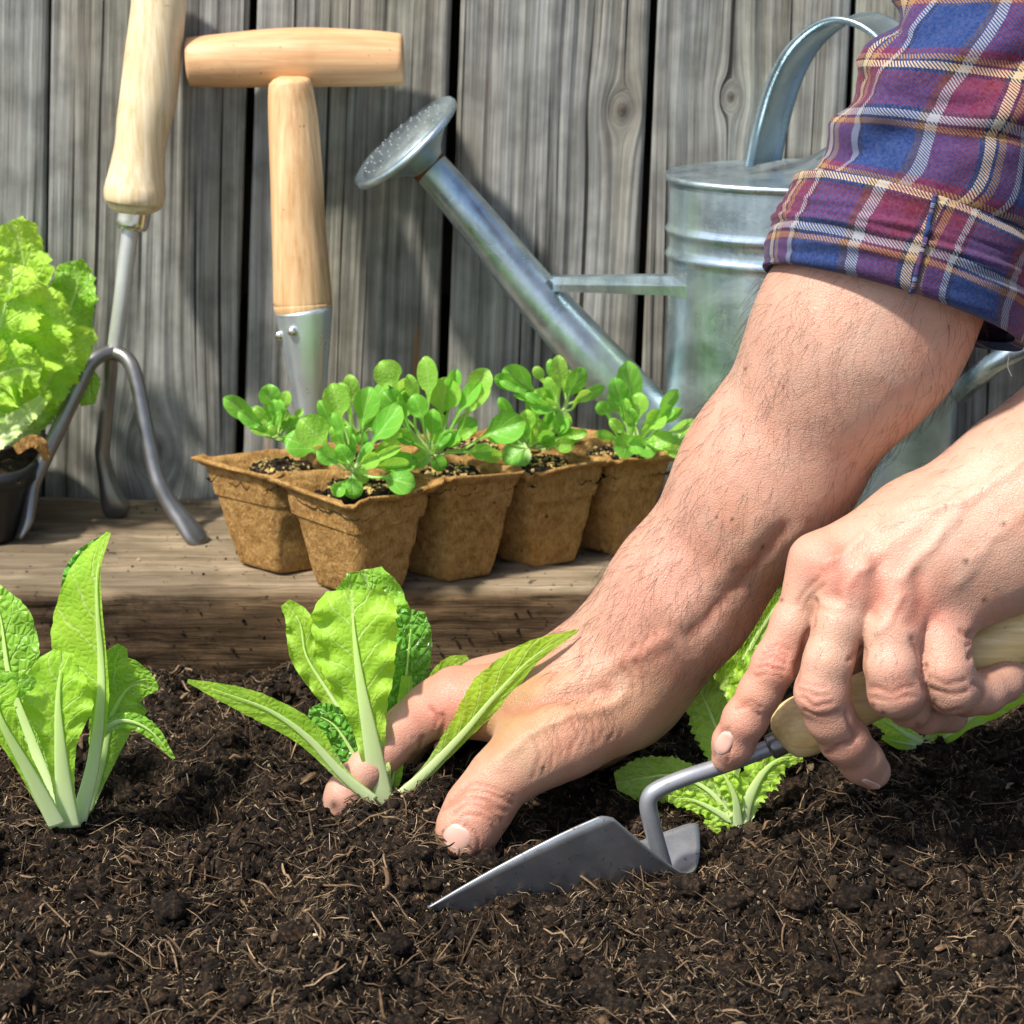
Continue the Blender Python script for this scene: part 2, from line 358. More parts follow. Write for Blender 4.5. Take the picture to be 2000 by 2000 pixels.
def mat_nail():
    t = NT('nail'); uvn = t.n('UVMap'); sp = t.n('SeparateXYZ'); t.l(uvn.outputs[0], sp.inputs[0]); v = sp.outputs[0]; e = t.math('ABSOLUTE', t.math('SUBTRACT', sp.outputs[1], .5))
    c = t.ramp(v, [(0, (.40, .21, .16)), (.07, (.66, .46, .38)), (.2, (.60, .36, .29)), (.8, (.58, .33, .26)), (.88, (.70, .58, .48)), (.97, (.34, .25, .18))])
    c = t.mix(t.rng(e, .40, .5, 0, .75), c, (.36, .19, .14)); f = t.noise(t.vec((900, 900, 900)), 1, 3)
    return t.set(base=c, rough=.27, spec=.5, normal=t.bump(f, .0001, .4))
M_FENCE, M_TIMBER, M_PEAT, M_SOIL = mat_fence(), mat_timber(), mat_peat(), mat_soil()
M_ASH = mat_turned('pale_ash_handle', (.54, .39, .20), (.84, .72, .50)); M_BEECH = mat_turned('beech_dibber', (.46, .25, .10), (.76, .52, .29), gloss=.5)
M_BEECHX = mat_turned('beech_grip', (.47, .25, .11), (.68, .42, .22), axis=0, gloss=.5); M_TROWELWOOD = mat_turned('worn_handle_wood', (.62, .42, .16), (.86, .67, .36), axis=0)
M_ZINC = mat_zinc(.4); M_ZINCH = mat_zinc(.12); M_CHROME = mat_steel('bright_ferrule', (.62, .60, .56), (.8, .78, .74), .2, 1); M_GREY = mat_steel('grey_lacquered_steel', (.30, .30, .31), (.46, .46, .48), .42, .7)
M_DARKST = mat_steel('dark_worn_steel', (.15, .145, .14), (.30, .29, .285), .34, .8); M_BLADE = mat_steel('trowel_blade_steel', (.34, .35, .36), (.50, .515, .53), .40, .82, .6, smear=.4); M_ALU = mat_steel('bright_cone_steel', (.68, .75, .80), (.82, .89, .93), .30, .82)
M_COL = mat_col('compost_bits'); M_FIB = mat_col('plant_fibres', .9, .15, bumpsc=500, bd=.0002)
M_LIME = mat_leaf('lime_lettuce_leaf', (.40, .66, .055), (.68, .86, .32), (.60, .92, .05), .45, fine=300, finem=.18, dark=(.29, .58, .04), bd=.00028)
M_SAVOY = mat_leaf('dark_blistered_leaf', (.17, .46, .055), (.42, .68, .22), (.34, .72, .06), .3, rough=.24, fine=230, finem=.35, dark=(.11, .36, .045), bd=.003, spec=.6)
M_MIDG = mat_leaf('mid_green_leaf', (.31, .60, .06), (.60, .82, .30), (.50, .88, .06), .42, rough=.34, fine=260, finem=.25, dark=(.19, .47, .04), bd=.0009)
M_FRILL = mat_leaf('frilly_lettuce_leaf', (.50, .76, .085), (.76, .90, .36), (.64, .94, .08), .42, fine=220, finem=.25, dark=(.34, .66, .05), bd=.0008)
M_COS = mat_leaf('speckled_lettuce_leaf', (.40, .60, .10), (.64, .8, .32), (.56, .8, .09), .4, rough=.3, fine=260, finem=.2, dark=(.26, .46, .06), bd=.0006)
M_SEED = mat_leaf('seedling_leaf', (.21, .52, .065), (.42, .72, .2), (.38, .82, .08), .42, rough=.32, fine=420, finem=.0, dark=(.13, .42, .045), nveins=4, bd=.00008)
M_SEED2 = mat_leaf('young_seedling_leaf', (.36, .66, .10), (.5, .78, .22), (.56, .92, .10), .48, rough=.3, fine=420, finem=.0, dark=(.25, .56, .07), nveins=4, bd=.0002)
M_RIB, M_SKIN, M_PLAID = mat_rib(), mat_skin(), mat_plaid()
M_NAIL = mat_nail(); M_HAIR = mat_plain('dark_hair', (.06, .034, .02), .5, .3)
M_BLACK = mat_plain('black_plastic', (.012, .012, .013), .42, .4); M_LAWN = mat_plain('lawn_green', (.055, .12, .022), .9, .1, 0, .5, 9)
M_EARTH = mat_plain('dark_earth', (.03, .02, .014), .95, .1)

# ------------------------------------------------------------------ ground, lawn
WALLY = .33
SHZ = .0565
gd = obj('ground', [(-40, -40, -.06), (40, -40, -.06), (40, 40, -.06), (-40, 40, -.06)], [(0, 1, 2, 3)], M_EARTH); tag(gd, 'dark earth under and around the vegetable bed', kind='structure')
pv = obj('bounce_paving', [(-8, -4.0, -.035), (8, -4.0, -.035), (6, -.75, -.035), (-6, -.75, -.035)], [(0, 1, 2, 3)], mat_plain('pale_bounce_paving', (.30, .32, .33), .85, .2, 0, .3, 14)); tag(pv, 'unseen pale grey slab sheet added in front of the vegetable bed to bounce light', kind='structure')  # added out of view for metal reflections and fill from the front
lw = obj('lawn', [(-30, -30, -.03), (30, -30, -.03), (30, -4.0, -.03), (-30, -4.0, -.03)], [(0, 1, 2, 3)], M_LAWN); tag(lw, 'green lawn in front of the bed', kind='structure')

def G0(px, py): q = G(px, py, 0); return q[0], q[1]
_fix = [G0(1340, 1690), G0(1200, 1720), G0(130, 1620), G0(750, 1572), G0(1445, 1612), G0(900, 1668)]
_bumps = [(*G0(850, 1775), -.006, .014), (*G0(1330, 1680), -.010, .02), (*G0(1380, 1640), -.007, .02), (*G0(790, 1640), .010, .028), (*G0(1640, 1800), -.014, .045), (*G0(1780, 1680), .008, .05), (*G0(330, 1560), -.006, .04), (*G0(250, 1840), -.008, .05), (*G0(520, 1420), .008, .04), (*G0(1000, 1860), -.006, .06), (*G0(1000, 1990), .006, .05), (*G0(1740, 1560), -.008, .03), (*G0(1200, 1600), -.01, .03)]
def H(x, y):
    low = .009*vn(x*11, y*13, 0, 3)+.010*vn(x*27, y*27, 0, 5)
    wgt = np.zeros_like(x)
    for fx, fy in _fix: wgt = np.maximum(wgt, np.exp(-((x-fx)**2+(y-fy)**2)/.03**2))
    h = low*(1-wgt)
    for bx, by, a, r in _bumps: h = h+a*np.exp(-((x-bx)**2+(y-by)**2)/r**2)
    h = h+.0085*np.abs(vn(x*55, y*55, 0, 7))-.0033+.0046*np.abs(vn(x*140, y*140, 0, 9))+.0016*vn(x*380, y*380, 0, 11)
    return h
nx, ny = 440, 280
gx, gy = np.meshgrid(np.linspace(-.36, .42, nx), np.linspace(-.34, .17, ny))
V = np.stack([gx, gy, H(gx, gy)], -1).reshape(-1, 3)
soil = obj('soil', V, grid_faces(nx, ny), M_SOIL); tag(soil, 'dark crumbly compost of the vegetable bed', kind='structure')

# crumbs and fibres lying on the soil (uncountable: stuff)
def ico():
    t = (1+5**.5)/2
    V = np.array([(-1, t, 0), (1, t, 0), (-1, -t, 0), (1, -t, 0), (0, -1, t), (0, 1, t), (0, -1, -t), (0, 1, -t), (t, 0, -1), (t, 0, 1), (-t, 0, -1), (-t, 0, 1)], float); V /= np.linalg.norm(V[0])
    F = np.array([(0, 11, 5), (0, 5, 1), (0, 1, 7), (0, 7, 10), (0, 10, 11), (1, 5, 9), (5, 11, 4), (11, 10, 2), (10, 7, 6), (7, 1, 8), (3, 9, 4), (3, 4, 2), (3, 2, 6), (3, 6, 8), (3, 8, 9), (4, 9, 5), (2, 4, 11), (6, 2, 10), (8, 6, 7), (9, 8, 1)])
    return V, F
def rotm(n):
    q = rng.normal(size=(n, 4)); q /= np.linalg.norm(q, axis=1)[:, None]; a, b, c, d = q.T
    return np.stack([np.stack([1-2*(c*c+d*d), 2*(b*c-a*d), 2*(b*d+a*c)], -1), np.stack([2*(b*c+a*d), 1-2*(b*b+d*d), 2*(c*d-a*b)], -1), np.stack([2*(b*d-a*c), 2*(c*d+a*b), 1-2*(b*b+c*c)], -1)], 1)
IV, IF = ico()
def scatter_xy(n):
    y = rng.uniform(-.245, .152, n); d = (y+1.052)
    return rng.uniform(-1, 1, n)*(.235*d/1.052+.03)*1.0, y
OV = np.array([(1, 0, 0), (-1, 0, 0), (0, 1, 0), (0, -1, 0), (0, 0, 1), (0, 0, -1)], float); OF = np.array([(0, 2, 4), (2, 1, 4), (1, 3, 4), (3, 0, 4), (2, 0, 5), (1, 2, 5), (3, 1, 5), (0, 3, 5)])
def lumps(x, y, z, r, col, name, mat=None, parent=None, BV=IV, BF=IF):
    n = len(x); R = rotm(n)
    nv = len(BV); base = BV[None]*(1+rng.uniform(-.38, .38, (n, nv, 1)))*np.stack([rng.uniform(.6, 1.5, n), rng.uniform(.6, 1.2, n), rng.uniform(.5, 1, n)], -1)[:, None]
    Vv = np.einsum('nij,nkj->nki', R, base)*r[:, None, None]+np.stack([x, y, z], -1)[:, None]
    F = (BF[None]+(np.arange(n)*nv)[:, None, None]).reshape(-1, 3)
    return obj(name, Vv.reshape(-1, 3), F, mat or M_COL, parent, smooth=False, attrs={'col': np.repeat(col, nv, 0)})
n = 46000
x, y = scatter_xy(n); r = .00035+.0022*rng.random(n)**4.2
tone = rng.random(n)
pal = np.where(tone[:, None] < .80, np.array([.012, .0085, .006]), np.where(tone[:, None] < .93, np.array([.055, .037, .023]), np.where(tone[:, None] < .985, np.array([.17, .11, .055]), np.array([.42, .32, .18]))))
r = np.where(tone > .93, np.minimum(r, .0009), r)
col = pal*rng.uniform(.6, 1.4, (n, 1))*(.85+.45*np.clip(vn(x*24, y*24, 0, 121)*1.6, -1, 1))[:, None]
sm_ = r < .0009
tag(lumps(x[sm_], y[sm_], (H(x, y)+r*.35)[sm_], r[sm_], col[sm_], 'fine_soil_crumbs', None, None, OV, OF), 'fine dark compost grains covering the bed', kind='stuff')
x, y, r, col = x[~sm_], y[~sm_], r[~sm_], col[~sm_]
tag(lumps(x, y, H(x, y)+r*.35, r, col, 'soil_crumbs'), 'loose dark compost crumbs covering the bed', kind='stuff')
def ico2(V, F, k=2):
    V = V.tolist(); F = F.tolist()
    for _ in range(k):
        c = {}; G_ = []
        def mid_(a, b):
            key = (min(a, b), max(a, b))
            if key not in c:
                m_ = np.array(V[a])+np.array(V[b]); V.append((m_/np.linalg.norm(m_)).tolist()); c[key] = len(V)-1
            return c[key]
        for a, b, d in F:
            e, f, g_ = mid_(a, b), mid_(b, d), mid_(d, a); G_ += [(a, e, g_), (e, b, f), (g_, f, d), (e, f, g_)]
        F = G_
    return np.array(V), np.array(F)
CV, CF = ico2(IV, IF, 2)
n = 620
x, y = scatter_xy(n); r = .0018+.0062*rng.random(n)**2.6; Vs = []
for k in range(n):
    d = CV*(1+.45*vn(CV[:, 0]*1.6+k*3.7, CV[:, 1]*1.6, CV[:, 2]*1.6, 111)+.22*vn(CV[:, 0]*5+k, CV[:, 1]*5, CV[:, 2]*5, 113)+.10*vn(CV[:, 0]*12, CV[:, 1]*12+k, CV[:, 2]*12, 115))[:, None]
    Vs.append(d*r[k]*np.array([1, 1, .75])+np.array([x[k], min(y[k], .146), 0]))
Vs = np.array(Vs); Vs[..., 2] += (H(x, y)+r*.12)[:, None]
for fx, fy in _fix[:4]:
    bad = np.hypot(x-fx, y-fy) < .018; Vs[bad, :, 2] -= .02
tag(obj('soil_clods', Vs.reshape(-1, 3), (CF[None]+(np.arange(n)*len(CV))[:, None, None]).reshape(-1, 3), M_SOIL), 'small dark clods of compost lying over the bed', kind='stuff')
def fibres(n, x, y, L, wd, col, name, lift=.0012, seg=5, pitch=.33):
    th = rng.uniform(0, 2*math.pi, n); cv = rng.normal(0, .55, n); pit = rng.normal(0, pitch, n)
    Vs, Cs = [], []
    s = np.linspace(-.5, .5, seg)
    pts = []
    px, py = np.zeros(n), np.zeros(n); pos = []
    for i in range(seg):
        a = th+cv*s[i]
        pos.append((px.copy(), py.copy())); px = px+np.cos(a)*L/(seg-1); py = py+np.sin(a)*L/(seg-1)
    pos = np.array(pos); pos = pos-pos.mean(0, keepdims=True)
    X, Y = x[None]+pos[:, 0], np.minimum(y[None]+pos[:, 1], .152); Z = H(X, Y)*.65+H(x, y)[None]*.35+lift+wd[None]*.5+np.sin(pit)[None]*s[:, None]*L[None]+rng.normal(.0001, .0010, n)[None]
    Cc = np.stack([X, Y, Z], -1)                                   # seg,n,3
    T = np.gradient(Cc, axis=0); T /= np.linalg.norm(T, axis=-1, keepdims=True)+1e-9
    S1 = np.cross(T, np.array([0, 0, 1.0])); S1 /= np.linalg.norm(S1, axis=-1, keepdims=True)+1e-9; S2 = np.cross(S1, T)
    tap = np.array([.5, 1, 1, .9, .35]) if seg == 5 else np.ones(seg)
    ring = [Cc+(S1*math.cos(a)+S2*math.sin(a)*.6)*(wd[None, :, None]*tap[:, None, None]) for a in (0, 2.094, 4.189)]
    V = np.stack(ring, 2).transpose(1, 0, 2, 3).reshape(-1, 3)      # n,seg,3
    f = np.array([(i*3+j, i*3+(j+1) % 3, (i+1)*3+(j+1) % 3, (i+1)*3+j) for i in range(seg-1) for j in range(3)])
    F = (f[None]+(np.arange(n)*seg*3)[:, None, None]).reshape(-1, 4)
    return obj(name, V, F, M_FIB, attrs={'col': np.repeat(col, seg*3, 0)})
n = 19000
x, y = scatter_xy(n); kp = vn(x*48, y*48, 0, 15)+.35*vn(x*12, y*12, 0, 16) > rng.normal(-.12, .35, n); x, y = x[kp], y[kp]; n = len(x); L = .0025+.015*rng.random(n)**2.4; wd = .00007+.00019*rng.random(n)**2
pc = np.array([[.16, .108, .064], [.26, .185, .112], [.08, .053, .032], [.46, .35, .225], [.025, .018, .012]])[rng.integers(0, 5, n)]*rng.uniform(.6, 1.25, (n, 1))
tag(fibres(n, x, y, L, wd, pc, 'root_fibres'), 'fine straw coloured root fibres strewn through the compost', kind='stuff')
n = 40000
x, y = scatter_xy(n); L = .0012+.0042*rng.random(n)**1.6; wd = .00006+.00014*rng.random(n)**2
pc = np.array([[.18, .115, .062], [.27, .18, .10], [.08, .05, .028], [.48, .36, .22], [.016, .012, .009], [.03, .021, .014]])[rng.integers(0, 6, n)]*rng.uniform(.6, 1.3, (n, 1))
tag(fibres(n, x, y, L, wd, pc, 'peat_fluff', .0004, seg=3, pitch=.75), 'short matted peat fibres all over the compost', kind='stuff')
n = 1900
x, y = scatter_xy(n); L = .008+.016*rng.random(n)**1.8; wd = .0003+.0006*rng.random(n)**2; wd[:130] *= 3; L[:130] *= .55
pc = np.array([[.16, .10, .056], [.27, .185, .11], [.10, .066, .04], [.025, .02, .017]])[rng.integers(0, 4, n)]*rng.uniform(.6, 1.2, (n, 1))
tag(fibres(n, x, y, L, wd, pc, 'bark_slivers', .002), 'brown bark slivers and twigs lying on the compost', kind='stuff')

# ------------------------------------------------------------------ fence
fence = thing('fence', (0, WALLY, 0), 'weathered grey vertical plank fence standing behind the garden tools', 'fence')
KN = [(1215, 215, .0072), (1428, 190, .0060), (300, 880, .013), (1640, 640, .004)]
def plank(L0, L1, R0, R1, seed, name='plank', y0=WALLY, gy=0.0, cols=84):
    """left and right edges given at picture rows 0 and 970"""
    zs = np.concatenate([np.linspace(-.03, .04, 6), np.linspace(.044, .40, 135), np.linspace(.43, 1.05, 14)])
    zt, zb = P(1000, 0, y0)[2], P(1000, 970, y0)[2]
    xl0, xl1, xr0, xr1 = P(L0, 0, y0)[0], P(L1, 970, y0)[0], P(R0, 0, y0)[0], P(R1, 970, y0)[0]
    V, A, Kn = [], [], []
    th = .02
    for z in zs:
        t = (zt-z)/(zt-zb); xl, xr = xl0+(xl1-xl0)*t, xr0+(xr1-xr0)*t
        s = np.linspace(0, 1, cols); x = xl+(xr-xl)*s; xm = (x-(xl+xr)/2)
        kx = x.copy(); kn = np.zeros(cols); g = xm.copy()
        for (a, b, R) in KN:
            c = P(a, b, y0)
            if not (xl < c[0] < xr): continue
            dx = x-c[0]+1e-6; dz = (z-c[2])*.62; rr = dx*dx+dz*dz
            out = dx*(1-R*R/np.maximum(rr, R*R)); inside = rr < R*R
            ring = np.sqrt(rr)
            g = np.where(inside, (c[0]-(xl+xr)/2)+(R-ring)*.9, g-dx+out); r2 = np.sqrt((x-c[0])**2+((z-c[2])*.9)**2)
            kn = np.maximum(kn, np.exp(-(r2/(R*.5))**2)*.97); kn = np.maximum(kn, .25*np.exp(-((r2-R*.95)/(R*.2))**2))
        g = g+.004*vn(x*9, z*3.1, seed*1.7, seed)
        rel = .0009*vn(g*260, z*5, seed, 31)+.0006*vn(g*620, z*8, seed, 37)
        edge = np.minimum(s, 1-s)*(xr-xl); y = y0+rel+.0025*np.clip(1-edge/.0025, 0, 1)**2
        row = [(xl, y0+th, z)]+list(zip(x, y, np.full(cols, z)))+[(xr, y0+th, z)]
        V += row; gg = np.concatenate([[g[0]], g, [g[-1]]])
        A.append(np.stack([gg, np.full(cols+2, z), np.full(cols+2, seed*.37)], -1)); Kn.append(np.concatenate([[0], kn, [0]]))
    F = grid_faces(cols+2, len(zs), wrap=True)
    return obj(name, V, F, M_FENCE, fence, attrs={'gc': np.vstack(A), 'knot': np.concatenate(Kn)})
plank(-330, -330, 94, 80, 1); plank(100, 86, 485, 455, 2); plank(502, 472, 882, 848, 3)
plank(900, 866, 1271, 1229, 4); plank(1286, 1244, 1663, 1618, 5); plank(1675, 1630, 2080, 2030, 6); plank(2090, 2040, 2480, 2430, 7); plank(-730, -740, -345, -345, 8)
V, F = box(-.6, .7, WALLY+.0215, WALLY+.045, .18, .26); obj('rail', V, F, M_EARTH, fence, False)
for i in range(9):
    a = -800+i*380
    xa, xb = P(a, 300, WALLY)[0], P(a+300, 300, WALLY)[0]
    V, F = box(xa, xb+.0095, WALLY+.05, WALLY+.065, -.03, 1.05); obj('added_backing', V, F, M_EARTH, fence, False)  # dark boards added behind to block the sky and keep plank gaps black

# ------------------------------------------------------------------ thick timber board
x0, x1 = -.5, .6
prof = []                                                           # cross-section: top from the back, round the front edge, down
YF = .154
for s in np.linspace(0, 1, 46): prof.append((WALLY-.003+(YF+.004-WALLY+.003)*s, SHZ, 0))
for a in np.linspace(0, math.pi/2, 7)[1:]: prof.append((YF+.004-.004*math.sin(a)+.000, SHZ-.004+.004*math.cos(a), a/(math.pi/2)))
for s in np.linspace(0, 1, 34)[1:]: prof.append((YF+.001*s, SHZ-.004-s*.088, 1))
prof += [(WALLY-.003, -.04, 0)]
prof = np.array(prof); xs = np.linspace(x0, x1, 400)
X, PY = np.meshgrid(xs, prof[:, 0]); _, PZ = np.meshgrid(xs, prof[:, 1]); _, D = np.meshgrid(xs, prof[:, 2])
nrm_y = -D; nrm_z = 1-D
dd = .0016*vn(X*11, PY*20, PZ*40, 41)+.0011*vn(X*25, PY*160, PZ*160, 43)+.0006*vn(X*60, PY*420, PZ*420, 47)+D*.0016*np.abs(vn(X*38, PZ*210, 0, 53))
edge = np.exp(-((PZ-SHZ+.003)/.006)**2)*(D > .05)*np.clip(vn(X*26, 3.3, 0, 59), -1, 1)*.0028
YY = PY+nrm_y*(dd+edge); ZZ = PZ+nrm_z*dd-np.abs(edge)*.7
V = np.stack([X, YY, ZZ], -1).reshape(-1, 3)
front_tone = np.clip(D*1.0+.25*vn(X*22, PY*30, PZ*60, 61)*(D > 0), 0, 1)  # zero on the top, rising round the edge to the darker brown front
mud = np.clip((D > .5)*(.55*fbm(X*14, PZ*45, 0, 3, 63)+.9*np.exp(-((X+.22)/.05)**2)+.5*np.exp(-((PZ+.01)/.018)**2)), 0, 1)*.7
bd = thing('timber_board', (0, .24, 0), 'thick rough brown timber board behind the bed, carrying the tray and tools', 'wooden board')
obj('plank', V, grid_faces(400, len(prof))[:, ::-1], M_TIMBER, bd, attrs={'front_tone': front_tone.ravel(), 'mud': mud.ravel()})
n = 230
x = np.concatenate([P(0, 1240, YF)[0]+rng.random(150)*.32, rng.uniform(-.24, .24, 80)]); z = SHZ-.008-rng.random(n)**.7*.042; r = .0004+.0012*rng.random(n)**3
o = lumps(x, np.full(n, YF-.0012), z, r, np.array([[.014, .010, .007]])*rng.uniform(.6, 1.6, (n, 1)), 'soil_splash', parent=bd); o['kind'] = 'stuff'
n = 420
x = rng.uniform(-.24, .2, n); y = rng.uniform(YF+.008, WALLY-.01, n); r = .0003+.0009*rng.random(n)**3
o = lumps(x, y, np.full(n, SHZ+.0012), r, np.where(rng.random((n, 1)) < .75, np.array([[.03, .02, .013]]), np.array([[.3, .22, .13]]))*rng.uniform(.6, 1.4, (n, 1)), 'scattered_grit', parent=bd); o['kind'] = 'stuff'

# ------------------------------------------------------------------ leaves
def make_leaf(name, parent, K, mat, ruf=.0015, rfreq=6, serr=.045, sfreq=34, savoy=0.0, cup=0.0, tilt=0.0, rib=(8, 2), ribY=-.0012, n=64, m=33, seed=0, ribend=.9, fold=0.0, twist=0.0, vfold=0.0, label=None):
    """K: stations (px, py, Y, halfwidth left, halfwidth right) traced base to tip; real depth from Y, cup, tilt, ruffle"""
    K = catmull(K, n); v = np.linspace(0, 1, n); u = np.linspace(-1, 1, m)
    T = np.gradient(K[:, :2], axis=0); T /= np.linalg.norm(T, axis=1)[:, None]+1e-9
    N = np.stack([T[:, 1], -T[:, 0]], -1)
    hw = np.where(u[None] < 0, np.maximum(K[:, 3], .5)[:, None], np.maximum(K[:, 4], .5)[:, None])
    VV, UU = np.meshgrid(v, u, indexing='ij'); au = np.abs(UU); sd_ = np.sign(UU)
    ed = serr*(np.abs(vn(VV*sfreq, sd_*3.1, seed, 71))*1.4-.5+.6*vn(VV*sfreq*2.3, sd_*5.7, seed, 73))*au**5
    ue = UU*(1+ed)
    px = K[:, 0][:, None]-0+N[:, 0][:, None]*(-ue)*hw*1.0; py = K[:, 1][:, None]+N[:, 1][:, None]*(-ue)*hw
    sc = 1/4300.0
    wm = hw*sc
    Y = K[:, 2][:, None]-vfold*au*wm-cup*au**2*wm+(tilt+twist*(VV-.5))*UU*wm-fold*np.maximum(UU, 0)**2*wm
    Y = Y+ruf*au**2.2*np.clip(wm/.012, 0, 1.6)*(np.sin(VV*rfreq*6.28+sd_*1.3+seed*2.1+1.5*vn(VV*3, seed, sd_, 75))+.7*vn(VV*rfreq*2.2, UU*1.5, seed, 77))
    p = PV(px, py, Y)
    kk = VV*8-au**.8*1.5+(sd_ > 0)*.45; p[..., 1] -= .0011*np.abs(np.sin(np.pi*kk))*np.clip(au*(1.1-au)*3, 0, 1)*np.clip(wm/.014, 0, 1)
    if savoy:
        b = np.abs(vn(p[..., 0]*190, p[..., 2]*190, seed, 81))+.5*np.abs(vn(p[..., 0]*370, p[..., 2]*370, seed, 83))
        p[..., 1] -= savoy*b*np.clip((au-.06)/.2, 0, 1)*np.clip(wm/.006, 0, 1)
    p[..., 1] += .0016*np.exp(-(UU*hw/14)**2)*0
    o = obj(name, p.reshape(-1, 3), grid_faces(m, n), mat, parent, uv=np.stack([(UU+1)/2, VV], -1).reshape(-1, 2))
    if label: o['label'] = label
    if rib:
        q = int(n*ribend); k = np.linspace(0, 1, n)[:q]
        R = np.column_stack([K[:q, 0], K[:q, 1], K[:q, 2]+ribY, rib[0]*(1-k/ribend)**1.15+rib[1]*(k/ribend)*(1-.7*k/ribend)])
        pts = PV(R[:, 0], R[:, 1], R[:, 2]); rr = np.array([R[i, 3]*MPP(pts[i]) for i in range(q)])
        Vv, Ff = tube(pts, rr, 10, True, flat=(1, .2), up0=(0, 1, 0))
        obj('midrib', Vv, Ff, M_RIB, o, uv=np.column_stack([np.full(len(Vv), .5), np.repeat(k/ribend, 10)]))
    return o

def lettuce(loc, label, group='lettuce plants in the bed'): return thing('lettuce_plant', loc, label, 'lettuce', group)
# -- left plant
p = lettuce(G(130, 1618), 'green lettuce plant with tall pointed leaf at the left edge of the bed')
Y = -.03
make_leaf('leaf', p, [(120, 1612, Y+.012, 12, 12), (70, 1470, Y+.02, 30, 30), (20, 1330, Y+.024, 80, 62), (2, 1215, Y+.03, 70, 62), (-18, 1140, Y+.035, 14, 14)], M_MIDG, savoy=.0012, seed=1, rib=(17, 3))
make_leaf('leaf', p, [(150, 1610, Y+.012, 10, 10), (110, 1520, Y+.02, 18, 16), (75, 1440, Y+.03, 16, 16), (60, 1395, Y+.03, 8, 8)], M_LIME, seed=2, rib=(16, 8))
make_leaf('leaf', p, [(150, 1612, Y+.004, 8, 8), (180, 1500, Y+.006, 12, 12), (196, 1380, Y+.006, 22, 16), (197, 1290, Y+.008, 90, 12), (190, 1190, Y+.008, 84, 10), (191, 1110, Y+.01, 48, 6), (213, 1040, Y+.014, 5, 4)], M_LIME, seed=3, rib=(17, 2.5), tilt=-.35, ruf=.001)
make_leaf('leaf', p, [(192, 1220, Y+.014, 3, 3), (170, 1170, Y+.016, 44, 6), (176, 1110, Y+.017, 44, 6), (212, 1042, Y+.016, 5, 4)], M_SAVOY, seed=31, rib=None, ruf=.0008)
make_leaf('leaf', p, [(158, 1610, Y+.016, 10, 10), (195, 1500, Y+.018, 22, 22), (218, 1400, Y+.02, 45, 50), (250, 1345, Y+.02, 62, 55), (280, 1338, Y+.018, 35, 28), (309, 1345, Y+.016, 5, 5)], M_MIDG, seed=5, rib=(14, 3), savoy=.0006, twist=.6)
make_leaf('leaf', p, [(196, 1400, Y+.028, 6, 6), (205, 1330, Y+.03, 20, 22), (225, 1290, Y+.03, 26, 26), (240, 1262, Y+.03, 12, 10)], M_MIDG, seed=6, rib=(5, 2), ruf=.003)
make_leaf('leaf', p, [(185, 1440, Y+.012, 10, 10), (235, 1408, Y+.01, 16, 14), (290, 1425, Y+.008, 17, 14), (340, 1482, Y+.006, 3, 3)], M_MIDG, seed=7, rib=(6, 1.5), serr=.1)
make_leaf('leaf', p, [(135, 1615, Y-.002, 20, 20), (124, 1530, Y-.004, 22, 22), (117, 1450, Y-.006, 36, 36), (113, 1375, Y-.006, 66, 70), (118, 1310, Y-.004, 55, 46), (126, 1272, Y-.002, 22, 18)], M_LIME, seed=8, rib=(23, 4), savoy=.0006, ruf=.002)
make_leaf('leaf', p, [(112, 1612, Y-.006, 16, 16), (55, 1505, Y-.012, 18, 18), (5, 1415, Y-.016, 22, 30), (-5, 1370, Y-.016, 14, 40), (30, 1335, Y-.015, 6, 12)], M_LIME, seed=9, rib=(18, 10), ruf=.001)
make_leaf('leaf', p, [(-40, 1370, Y-.008, 14, 14), (0, 1340, Y-.012, 26, 30), (45, 1335, Y-.012, 20, 24), (72, 1330, Y-.01, 6, 6)], M_MIDG, seed=10, rib=None, ruf=.001)
# -- centre plant
p = lettuce(G(750, 1570), 'young lettuce being planted, its stem between finger and thumb of the hand')
Y = 0.0
make_leaf('leaf', p, [(752, 1560, Y+.012, 12, 12), (745, 1400, Y+.022, 40, 40), (735, 1260, Y+.026, 80, 76), (722, 1165, Y+.028, 76, 66), (712, 1112, Y+.03, 34, 34)], M_MIDG, seed=11, rib=(12, 3), ruf=.003, savoy=.0008)
make_leaf('leaf', p, [(756, 1565, Y+.006, 10, 10), (772, 1450, Y+.012, 16, 24), (790, 1350, Y+.015, 36, 40), (800, 1250, Y+.017, 46, 44), (806, 1190, Y+.02, 26, 26)], M_SAVOY, seed=12, rib=(7, 2), savoy=.002, ruf=.002, label='dark glossy blistered leaf')
make_leaf('leaf', p, [(758, 1565, Y+.002, 8, 9), (778, 1465, Y+.004, 12, 14), (796, 1385, Y+.006, 22, 10), (800, 1320, Y+.008, 16, 5)], M_LIME, seed=13, rib=(7, 2), ruf=.002)
make_leaf('leaf', p, [(700, 1440, Y+.02, 6, 6), (640, 1350, Y+.024, 24, 20), (598, 1280, Y+.026, 30, 24), (585, 1215, Y+.028, 28, 26), (556, 1178, Y+.03, 10, 12)], M_LIME, seed=14, rib=(5, 2), ruf=.004)
make_leaf('leaf', p, [(735, 1562, Y+.0, 8, 8), (700, 1490, Y-.002, 20, 14), (660, 1425, Y-.001, 42, 34), (630, 1402, Y+.001, 36, 34), (602, 1396, Y+.003, 10, 12)], M_SAVOY, seed=15, rib=(7, 2), savoy=.002, label='small dark glossy blistered leaf')
